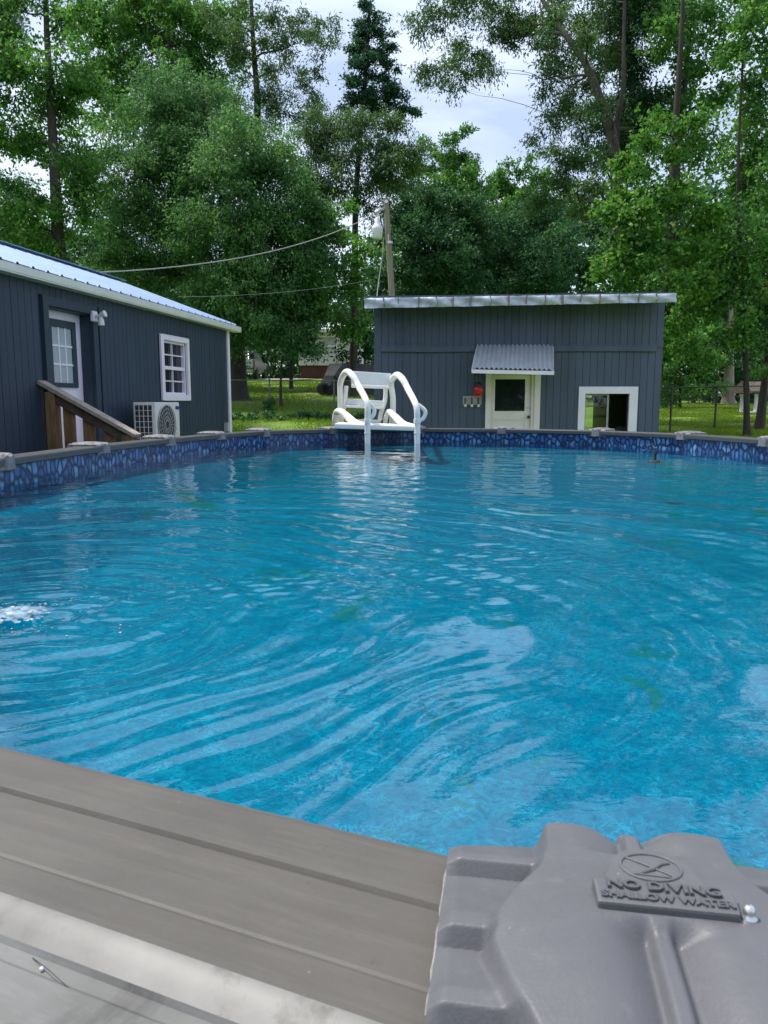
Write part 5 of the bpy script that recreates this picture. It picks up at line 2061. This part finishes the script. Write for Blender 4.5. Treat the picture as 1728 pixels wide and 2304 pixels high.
def tree(name, label, Y, trunk, trad, lobes, leaf, bark, size=0.16, cover=2.6, group=None, cat='tree', dY=0.9, limbs=True, grow=1.18, **kw):
    """trunk: [(px,py)...] base first at distance Y; lobes: [(px,py,rx,ry[,dy])] in photo pixels"""
    global NLEAF
    T = [at(p[0], p[1], Y + (p[2] if len(p) > 2 else 0)) for p in trunk]
    gx = T[0].x
    g = float(gz(gx, T[0].y))
    base = Vector((gx, T[0].y, g))
    if T[0].z > g + 0.3:
        T = [base + Vector((0, 0, -0.2))] + T
    else:
        T[0].z = g - 0.15
    root = thing(name, label, cat, base, group)
    L3 = []
    for lb in lobes:
        dy = lb[4] if len(lb) > 4 else R.uniform(-1.2, 1.2) * dY
        c = at(lb[0], lb[1], Y + dy)
        k = (Y + dy) / FPX
        rx, rz = lb[2] * k * grow, lb[3] * k * grow
        L3.append((c, (rx, max(rx, rz) * 0.85, rz)))
    # wood
    mb = MB()
    n = len(T)
    rad = [trad * (1 - 0.82 * (k / max(1, n - 1)) ** 0.9) for k in range(n)]
    Tq, Rq = [], []
    for i in range(n - 1):
        for k in range(4):
            t = k / 4
            p0, p1, p2, p3 = T[max(i - 1, 0)], T[i], T[i + 1], T[min(i + 2, n - 1)]
            Tq.append(0.5 * ((2 * p1) + (-p0 + p2) * t + (2 * p0 - 5 * p1 + 4 * p2 - p3) * t * t + (-p0 + 3 * p1 - 3 * p2 + p3) * t ** 3))
            Rq.append(rad[i] * (1 - t) + rad[i + 1] * t)
    Tq.append(T[-1])
    Rq.append(rad[-1])
    Rq[0] *= 1.7
    if len(Rq) > 2:
        Rq[1] *= 1.15
    mb.tube(Tq, Rq, 10)
    if limbs:
        nodes = [(p, q) for p, q in zip(Tq, Rq)]
        zt_ = max(p.z for p in Tq)
        todo = sorted(L3, key=lambda l: min((p - l[0]).length for p in Tq))
        for c, r in todo:
            if c.z < g + 0.30 * (zt_ - g):
                continue
            cand = [n_ for n_ in nodes if n_[0].z < c.z - 0.10 * (c - n_[0]).length] or nodes
            s0, rs0 = min(cand, key=lambda n_: (n_[0] - c).length - 4 * n_[1])
            mid = s0.lerp(c, 0.5) + Vector((R.uniform(-.2, .2), R.uniform(-.2, .2), 0.10 * (c - s0).length * R.uniform(-0.3, 0.8)))
            r0 = min(rs0 * 0.65, 0.022 + 0.012 * (c - s0).length)
            nodes += [(mid, r0 * 0.66), (c, r0 * 0.34)]
            pts = [s0, s0.lerp(mid, 0.5) + Vector((R.uniform(-.1, .1), 0, 0.05)), mid, mid.lerp(c, 0.5) + Vector((R.uniform(-.15, .15), 0, R.uniform(-.1, .1))), c]
            mb.tube(pts, [r0, r0 * 0.85, r0 * 0.66, r0 * 0.5, r0 * 0.34], 6, False)
            for k in range(5):
                d = Vector((R.gauss(0, 1), R.gauss(0, 1), R.gauss(0.1, 0.8))).normalized()
                e = c + Vector((d.x * r[0], d.y * r[1], d.z * r[2])) * R.uniform(0.6, 0.95)
                st0 = mid.lerp(c, R.uniform(0.3, 1.0))
                m2 = st0.lerp(e, 0.5) + Vector((R.uniform(-.15, .15), R.uniform(-.15, .15), R.uniform(-.05, .2)))
                mb.tube([st0, m2, e], [r0 * 0.32, r0 * 0.22, r0 * 0.08], 4, False)
    obj('trunk', mb, M[bark], root)
    me = leaf_mesh('crown', [((c - base), r) for c, r in L3], size, cover, M[leaf], **kw)
    NLEAF += len(me.polygons)
    o = link('crown', me, None, root)
    return root


# --- left side
tree('tall_tree', 'tall bright green tree with dark straight trunk at the far left', 23, [(134, 600), (128, 480), (120, 330), (112, 190), (104, 40), (100, -160)], 0.24,
     [(60, 30, 75, 55), (165, 25, 60, 35), (110, 165, 80, 45), (45, 205, 60, 55), (165, 220, 60, 45), (95, 260, 75, 45), (40, 330, 60, 50), (170, 330, 50, 55), (60, 430, 60, 45), (185, 470, 55, 60), (110, 520, 60, 50), (20, 500, 50, 50), (200, 400, 45, 40), (-30, 260, 50, 80), (-40, 100, 60, 70)], 'leaf_bright', 'bark_dark', 0.135, 2.2, spray=14)
tree('pine_tree', 'dark pine with long needles cut by the left picture edge', 34, [(-20, 640), (-16, 300), (-10, 20), (-8, -120)], 0.25,
     [(10, 110, 34, 30), (28, 75, 30, 16), (-5, 50, 36, 22), (40, 120, 22, 12), (0, 20, 30, 20), (-20, 160, 40, 30)], 'needle', 'bark_dark', 0.26, 2.3, aspect=0.10, spray=26, spread=0.28)
tree('oak_tree', 'big oak with thick trunk and drooping crown behind the slate house corner', 29, [(536, 893), (534, 800), (524, 640), (508, 470), (480, 330), (450, 200)], 0.37,
     [(560, 350, 95, 75, -2.5), (520, 450, 110, 90, -2.6), (620, 450, 85, 90, -2.4), (600, 560, 100, 80, -2.8), (500, 570, 95, 80, -2.5), (660, 620, 75, 75, -2.2), (560, 670, 100, 75, -2.8), (470, 680, 80, 65, -2.2), (640, 720, 70, 50, -2.4), (545, 745, 60, 40, -2.2), (690, 540, 60, 70, -1.5), (330, 300, 95, 80), (420, 240, 90, 80), (290, 400, 90, 75), (380, 420, 100, 85), (400, 540, 95, 75), (300, 520, 80, 65), (260, 600, 80, 50), (370, 620, 90, 55), (440, 350, 90, 80), (670, 790, 42, 30, -3), (700, 760, 35, 25, -3)],
     'leaf_oak', 'bark_dark', 0.125, 2.5, hang=0.25, droop=0.5, spray=18, aspect=0.42, clump=0.78)
tree('tall_tree', 'tall mid green tree whose top leaves the picture behind the oak', 37, [(400, 850), (395, 500), (388, 250), (380, 60), (372, -150)], 0.3,
     [(330, 60, 90, 60), (420, 90, 80, 70), (260, 120, 60, 45), (380, 20, 90, 40), (300, 190, 80, 55), (440, 170, 70, 60), (240, 240, 70, 55), (300, 20, 60, 40), (470, 40, 50, 50), (480, 250, 60, 60), (520, 90, 50, 50), (200, 60, 50, 40), (250, 10, 60, 36), (220, 170, 40, 40)], 'leaf_bright', 'bark_mid', 0.18, 2.3, hang=0.2)
tree('willow_oak', 'sparse limbed oak with forked branches against the white sky', 33, [(535, 850), (552, 600), (575, 380), (579, 230), (572, 130), (566, 20), (560, -140)], 0.26,
     [(500, 40, 55, 50), (640, 15, 60, 40), (700, 60, 50, 45), (660, 100, 55, 40), (600, 80, 40, 35), (740, 110, 30, 30), (620, 160, 55, 30), (520, 140, 50, 45), (690, 150, 50, 26), (740, 60, 22, 26), (610, 250, 75, 60), (540, 230, 60, 50), (690, 230, 50, 45)], 'leaf_olive', 'bark_dark', 0.15, 1.1, hang=0.2, aspect=0.32, clump=0.8, grow=1.0)
tree('conical_tree', 'tall narrow dark tree standing alone against the central sky', 32, [(795, 860), (798, 640), (801, 440), (815, 250), (826, 120), (831, 10)], 0.20,
     [(831, 18, 20, 24, 0), (842, 50, 26, 18, 0), (822, 55, 24, 20, 0), (832, 82, 36, 24, 0), (866, 80, 20, 12, 0), (820, 108, 34, 22, 0), (858, 112, 26, 20, 0), (838, 138, 44, 24, 0), (805, 140, 26, 20, 0), (876, 152, 24, 12, 0), (820, 168, 44, 26, 0), (868, 200, 34, 28, 0), (806, 204, 40, 28, 0), (845, 228, 50, 30, 0), (790, 232, 26, 24, 0), (890, 232, 28, 24, 0), (920, 240, 26, 26, 0)], 'leaf_blue', 'bark_dark', 0.12, 3.2, spray=16, spread=0.20, grow=0.95, clump=0.8)
tree('drooping_tree', 'olive brown drooping tree with a long dark limb above the utility pole', 30, [(793, 858), (796, 700), (800, 520), (805, 400), (815, 300)], 0.17,
     [(750, 260, 50, 50), (800, 290, 60, 55), (860, 300, 60, 55), (740, 340, 50, 55), (800, 370, 65, 55), (870, 380, 55, 50), (910, 320, 40, 45), (760, 430, 60, 40), (840, 440, 55, 40), (700, 390, 40, 60), (920, 410, 45, 30), (700, 300, 35, 45), (930, 360, 40, 30)], 'leaf_olive', 'bark_dark', 0.13, 1.7, hang=0.35, droop=0.6, aspect=0.33, grow=1.02)
mbx = MB()
tree('young_tree', 'small lime tinted young tree behind the service cable', 27, [(632, 850), (645, 740), (690, 560)], 0.06,
     [(705, 500, 40, 45), (690, 560, 50, 45), (740, 560, 50, 50), (700, 630, 55, 45), (760, 640, 45, 50), (745, 490, 40, 35), (730, 700, 50, 40), (780, 720, 40, 50), (820, 640, 40, 50), (830, 560, 40, 40)], 'leaf_bright', 'bark_dark', 0.15, 1.7, hang=0.2)
tree('leaning_tree', 'low leafy tree hanging over the pale neighbour house', 35, [(655, 850), (655, 780), (660, 700)], 0.12,
     [(640, 740, 40, 40), (690, 775, 34, 22), (660, 790, 30, 26), (715, 740, 26, 22), (800, 790, 34, 42, -2), (830, 740, 28, 40, -2), (790, 730, 30, 30, -2), (650, 690, 60, 50), (720, 690, 50, 40)], 'leaf_dark', 'bark_dark', 0.17, 1.8, limbs=False)
# --- behind the house
for lab, px, Y, lo in (('thin tree showing sky through its crown above the left roof', 30, 30, [(0, 420, 60, 60), (60, 480, 60, 45), (20, 560, 70, 50), (90, 580, 60, 40)]),
                       ('low dark tree just above the house ridge', 210, 33, [(200, 520, 70, 45), (150, 590, 70, 35), (250, 640, 90, 45), (330, 690, 90, 40), (400, 720, 80, 40), (180, 650, 80, 40)]),
                       ('rounded tree right of the house roof between oak limbs', 440, 36, [(420, 640, 90, 60), (470, 760, 60, 50), (520, 800, 50, 30), (360, 690, 80, 55)])):
    tree('yard_tree', lab, Y, [(px + 20, 860), (px + 15, 700), (px, 560)], 0.14, lo, 'leaf_dark' if px > 100 else 'leaf_oak', 'bark_dark', 0.16, 1.9)
# --- centre back
tree('far_tree', 'pale feathery topped tree beyond the utility pole', 52, [(1010, 700), (1008, 500), (1005, 360)], 0.2,
     [(1010, 330, 36, 34), (975, 380, 40, 34), (1040, 370, 36, 36), (1010, 410, 60, 40), (950, 420, 34, 30), (960, 340, 18, 26), (1070, 420, 40, 34), (1000, 480, 80, 50)], 'leaf_bright', 'bark_mid', 0.22, 2.4)
tree('far_tree', 'rounded far tree below the cloudy sky gap', 56, [(1150, 700), (1150, 560), (1150, 440)], 0.2,
     [(1120, 420, 40, 36), (1165, 410, 40, 40), (1210, 430, 44, 36), (1140, 460, 60, 40), (1180, 380, 18, 26), (1100, 480, 60, 44), (1220, 490, 60, 50), (1160, 530, 70, 50)], 'leaf_bright', 'bark_mid', 0.22, 2.5)
tree('shadowy_tree', 'dense dark tree right behind the utility pole', 40, [(960, 760), (958, 640), (955, 520)], 0.22,
     [(930, 470, 60, 50), (1000, 480, 65, 50), (900, 540, 60, 60), (970, 560, 80, 60), (1050, 540, 60, 55), (930, 630, 80, 55), (1020, 640, 80, 50), (880, 620, 45, 50)], 'leaf_dark', 'bark_dark', 0.18, 2.6)
tree('shadowy_tree', 'dense dark tree above the middle of the shed roof', 42, [(1130, 760), (1130, 640), (1130, 540)], 0.22,
     [(1090, 520, 60, 50), (1150, 550, 70, 55), (1090, 600, 70, 55), (1180, 630, 80, 50), (1110, 660, 80, 40), (1230, 560, 60, 60), (1210, 500, 50, 50)], 'leaf_dark', 'bark_dark', 0.18, 2.6)
# --- right side
tree('forked_tree', 'tall forked tree with a long bough reaching across the sky', 25, [(1400, 760, -1.6), (1395, 560, -1.8), (1388, 420, -2), (1376, 300, -2), (1345, 210, -2), (1310, 130, -1.8), (1255, 55, -1.2), (1190, -50, 0)], 0.27,
     [(955, 30, 38, 38), (985, 62, 22, 20), (1000, 15, 40, 26), (960, 145, 34, 28), (1000, 165, 36, 30), (1040, 150, 36, 34), (1085, 120, 40, 40), (1040, 100, 34, 30), (1130, 90, 40, 40), (1110, 40, 50, 36), (1175, 60, 44, 36), (1060, 20, 46, 30), (1020, 195, 24, 16), (1110, 160, 30, 20),
      (1215, 20, 50, 40), (1280, 30, 50, 45), (1240, 110, 50, 40), (1300, 110, 50, 50), (1225, 180, 36, 36), (1290, 200, 50, 50), (1240, 260, 40, 34), (1310, 280, 55, 50), (1225, 320, 28, 26), (1270, 340, 46, 36), (1320, 370, 55, 45), (1260, 400, 44, 34), (1300, 450, 60, 45), (1240, 460, 50, 34), (1350, 60, 50, 50), (1350, 160, 45, 45), (1100, -30, 110, 40), (1250, -50, 110, 50), (1330, 240, 36, 36, -3), (1310, 90, 40, 40, -3), (1375, 350, 30, 30, -3.2), (1250, 40, 40, 30, -2.8), (1345, 420, 40, 34, -3)],
     'leaf_olive', 'bark_grey', 0.12, 1.5, hang=0.3, droop=0.6, aspect=0.32, spray=16, clump=0.85, grow=0.98)
tree('straight_tree', 'dark straight trunk tree directly behind the forked tree', 26.5, [(1400, 760, -1.5), (1390, 420, -2.6), (1386, 290, -2.9), (1402, 200, -3), (1404, 60, -2.5), (1412, -160, -2)], 0.17,
     [(1400, 30, 50, 50), (1430, 110, 45, 55), (1390, 110, 40, 45), (1440, 200, 45, 50), (1400, 250, 50, 50), (1430, -60, 80, 70), (1370, 330, 50, 45), (1440, 300, 45, 45), (1470, 30, 40, 50), (1460, 250, 40, 40)], 'leaf_dark', 'bark_dark', 0.14, 2.3, hang=0.3, droop=0.5, aspect=0.34)
tree('sweetgum_tree', 'bright sweetgum with star leaves and reddish tips beside the shed', 21, [(1470, 900), (1500, 660), (1516, 400), (1522, 250), (1532, 100), (1540, -100)], 0.2,
     [(1430, 330, 55, 45, -1.5), (1490, 300, 55, 45, -1.2), (1440, 420, 60, 48, -1.8), (1520, 400, 60, 50, -1.4), (1400, 480, 55, 42, -2), (1480, 490, 65, 50, -2), (1560, 480, 60, 50, -1.5), (1420, 560, 60, 45, -2), (1500, 570, 65, 50, -2), (1390, 620, 50, 35, -2), (1460, 640, 60, 40, -2), (1560, 590, 60, 50, -1.5), (1540, 690, 60, 40, -1.5), (1510, 740, 44, 40, -0.6), (1560, 680, 50, 40, -0.6), (1520, 800, 40, 26, -0.4), (1600, 640, 50, 40, -0.6)],
     'leaf_gum', 'bark_dark', 0.105, 2.1, aspect=0.8, spray=16, tip=0.015, spread=0.22)
tree('maple_tree', 'tall green maple rising out of the picture right of the forked tree', 25, [(1450, 900), (1500, 640), (1525, 350), (1540, 200), (1552, 60), (1560, -160)], 0.2,
     [(1500, 60, 50, 50), (1560, 40, 55, 55), (1520, 150, 60, 50), (1590, 130, 50, 50), (1500, 230, 50, 40), (1560, 230, 55, 45), (1540, -60, 90, 60), (1620, 220, 40, 36), (1600, 330, 55, 45), (1540, 310, 50, 40), (1640, 40, 45, 40), (1620, -60, 80, 60)], 'leaf_bright', 'bark_dark', 0.125, 1.7, aspect=0.7, spray=14)
tree('right_edge_tree', 'dense green tree at the right edge with slim dark trunk on the lawn', 20.3, [(1682, 976), (1678, 820), (1668, 600), (1660, 420), (1668, 200), (1680, 0)], 0.085,
     [(1700, 80, 60, 60), (1690, 10, 60, 50), (1740, 160, 60, 60), (1660, 260, 60, 45), (1720, 290, 60, 60), (1640, 380, 60, 45), (1710, 410, 60, 50), (1640, 470, 60, 45), (1700, 540, 60, 55), (1640, 570, 55, 50), (1690, 650, 60, 50), (1620, 650, 50, 45), (1720, 740, 50, 60), (1650, 740, 50, 40), (1730, 640, 50, 60), (1690, -80, 90, 60), (1720, 840, 24, 26)],
     'leaf_bright', 'bark_dark', 0.12, 2.0, aspect=0.6, spray=14)
tree('leaning_trunk_tree', 'dark leaning trunk tree beside the white garden shelter', 21.5, [(1706, 972), (1718, 880), (1738, 700), (1750, 500)], 0.14,
     [(1740, 560, 60, 60), (1760, 680, 50, 60), (1780, 460, 70, 70)], 'leaf_oak', 'bark_dark', 0.15, 2.0)
tree('pale_trunk_tree', 'pale barked tree standing at the far lawn fence', 43, [(1638, 920), (1640, 850), (1642, 760), (1644, 700), (1636, 640)], 0.36,
     [(1600, 700, 50, 40), (1660, 690, 40, 40), (1580, 780, 40, 30), (1610, 830, 36, 28), (1600, 620, 60, 50), (1560, 740, 40, 30)], 'leaf_bright', 'bark_pale', 0.22, 2.2)
for lab, px, Y, lo in (('shrubby tree with layered boughs right of the shed wall', 1530, 36, [(1510, 700, 40, 40), (1540, 780, 44, 30), (1500, 850, 30, 40), (1560, 830, 44, 34), (1590, 880, 36, 24), (1480, 780, 26, 50), (1520, 890, 40, 22)]),
                       ('dark undergrowth tree behind the lawn fence posts', 1560, 48, [(1500, 800, 60, 60), (1580, 780, 60, 60), (1650, 800, 60, 60), (1720, 800, 60, 60), (1540, 880, 70, 26), (1700, 870, 70, 34), (1620, 870, 60, 30), (1480, 880, 50, 30)])):
    tree('bushy_tree', lab, Y, [(px, 905), (px, 820), (px, 740)], 0.1, lo, 'leaf_bright' if Y < 40 else 'leaf_dark', 'bark_dark', 0.18 if Y < 40 else 0.22, 2.2)

# far woods behind everything: one mass
lob = []
for px in range(-150, 1950, 75):
    hi = 700
    if px > 850:
        hi = 560
    if px > 1250:
        hi = 470
    if px < 230:
        hi = 600
    for py in range(hi, 900, 62):
        Yf = R.uniform(62, 74)
        if 500 < px < 850 and py > 720:
            Yf += 4
        c = at(px + R.uniform(-25, 25), py + R.uniform(-20, 20), Yf)
        k = Yf / FPX
        lob.append((c, (62 * k, 55 * k, 52 * k)))
wm_ = leaf_mesh('woods', lob, 0.50, 2.6, M['leaf_dark'], spray=14, spread=0.6, clump=2.4)
NLEAF += len(wm_.polygons)
wo_ = link('woods', wm_, None)
tag(wo_, 'dark mass of far woodland behind the yard trees', 'woods', kind='stuff')

wb_ = link('woods', wm_, None)  # unseen copy of the woods, added so the glass mirrors dark trees
wb_.rotation_euler = (0, 0, math.pi)
tag(wb_, 'unseen woodland added behind the viewer to darken the shed glass', 'woods', kind='stuff')
# grass tufts in the two gaps of lawn
def tufts(name, regions, n, hgt, m, label):
    P = []
    for (px0, px1, y0, y1), w_ in regions:
        k = int(n * w_)
        yy = y0 + (y1 - y0) * rs.rand(k) ** 1.3
        px = rs.uniform(px0, px1, k)
        xx = (px - 864) / FPX * yy
        P.append(np.stack([xx, yy, gz(xx, yy)], 1))
    P = np.concatenate(P)
    k = len(P)
    a_ = rs.uniform(0, 6.28, k)
    h = hgt * rs.uniform(0.5, 1.4, k)
    wd = 0.012 * rs.uniform(0.8, 1.6, k) * (P[:, 1] / 20)
    sdv = np.stack([np.cos(a_) * wd, np.sin(a_) * wd, np.zeros(k)], 1)
    ln = np.stack([rs.normal(0, .35, k) * h, rs.normal(0, .35, k) * h, h], 1)
    q = np.stack([P - sdv, P + sdv, P + ln + sdv * 0.2, P + ln - sdv * 0.2], 1)
    me = bpy.data.meshes.new(name)
    me.vertices.add(k * 4)
    me.vertices.foreach_set('co', q.reshape(-1))
    me.loops.add(k * 4)
    me.loops.foreach_set('vertex_index', np.arange(k * 4, dtype=np.int32))
    me.polygons.add(k)
    me.polygons.foreach_set('loop_start', np.arange(0, k * 4, 4, dtype=np.int32))
    me.polygons.foreach_set('loop_total', np.full(k, 4, dtype=np.int32))
    me.update(calc_edges=True)
    t_ = me.attributes.new('tint', 'FLOAT', 'FACE')
    t_.data.foreach_set('value', np.clip(0.5 + 0.25 * rs.normal(size=k), 0, 1).astype(np.float32))
    me.materials.append(m)
    o = link(name, me, None)
    tag(o, label, 'grass', kind='stuff')


tufts('grass', [((500, 860, 14, 48), 0.45), ((1480, 1740, 15, 46), 0.55)], 90000, 0.07, M['blades'], 'short lawn grass in the gaps beside the shed')
lob = []
for px in range(522, 860, 10):
    p = at(px + R.uniform(-5, 5), 923 + R.uniform(-4, 5), 23.6 + R.uniform(-.3, .3))
    lob.append(((p.x, p.y, float(gz(p.x, p.y)) + 0.06), (0.13, 0.12, 0.10 * R.uniform(0.6, 1.5))))
lob.append(((at(607, 905, 25.7).x, 25.7, float(gz(-4, 25.7)) + 0.2), (0.2, 0.15, 0.28)))
wd_ = leaf_mesh('weeds', lob, 0.09, 3.0, M['leaf_dark'], spray=10, spread=0.08)
o = link('weeds', wd_, None)
tag(o, 'ragged dark weeds growing along the foot of the chain link fence', 'weeds', kind='stuff')
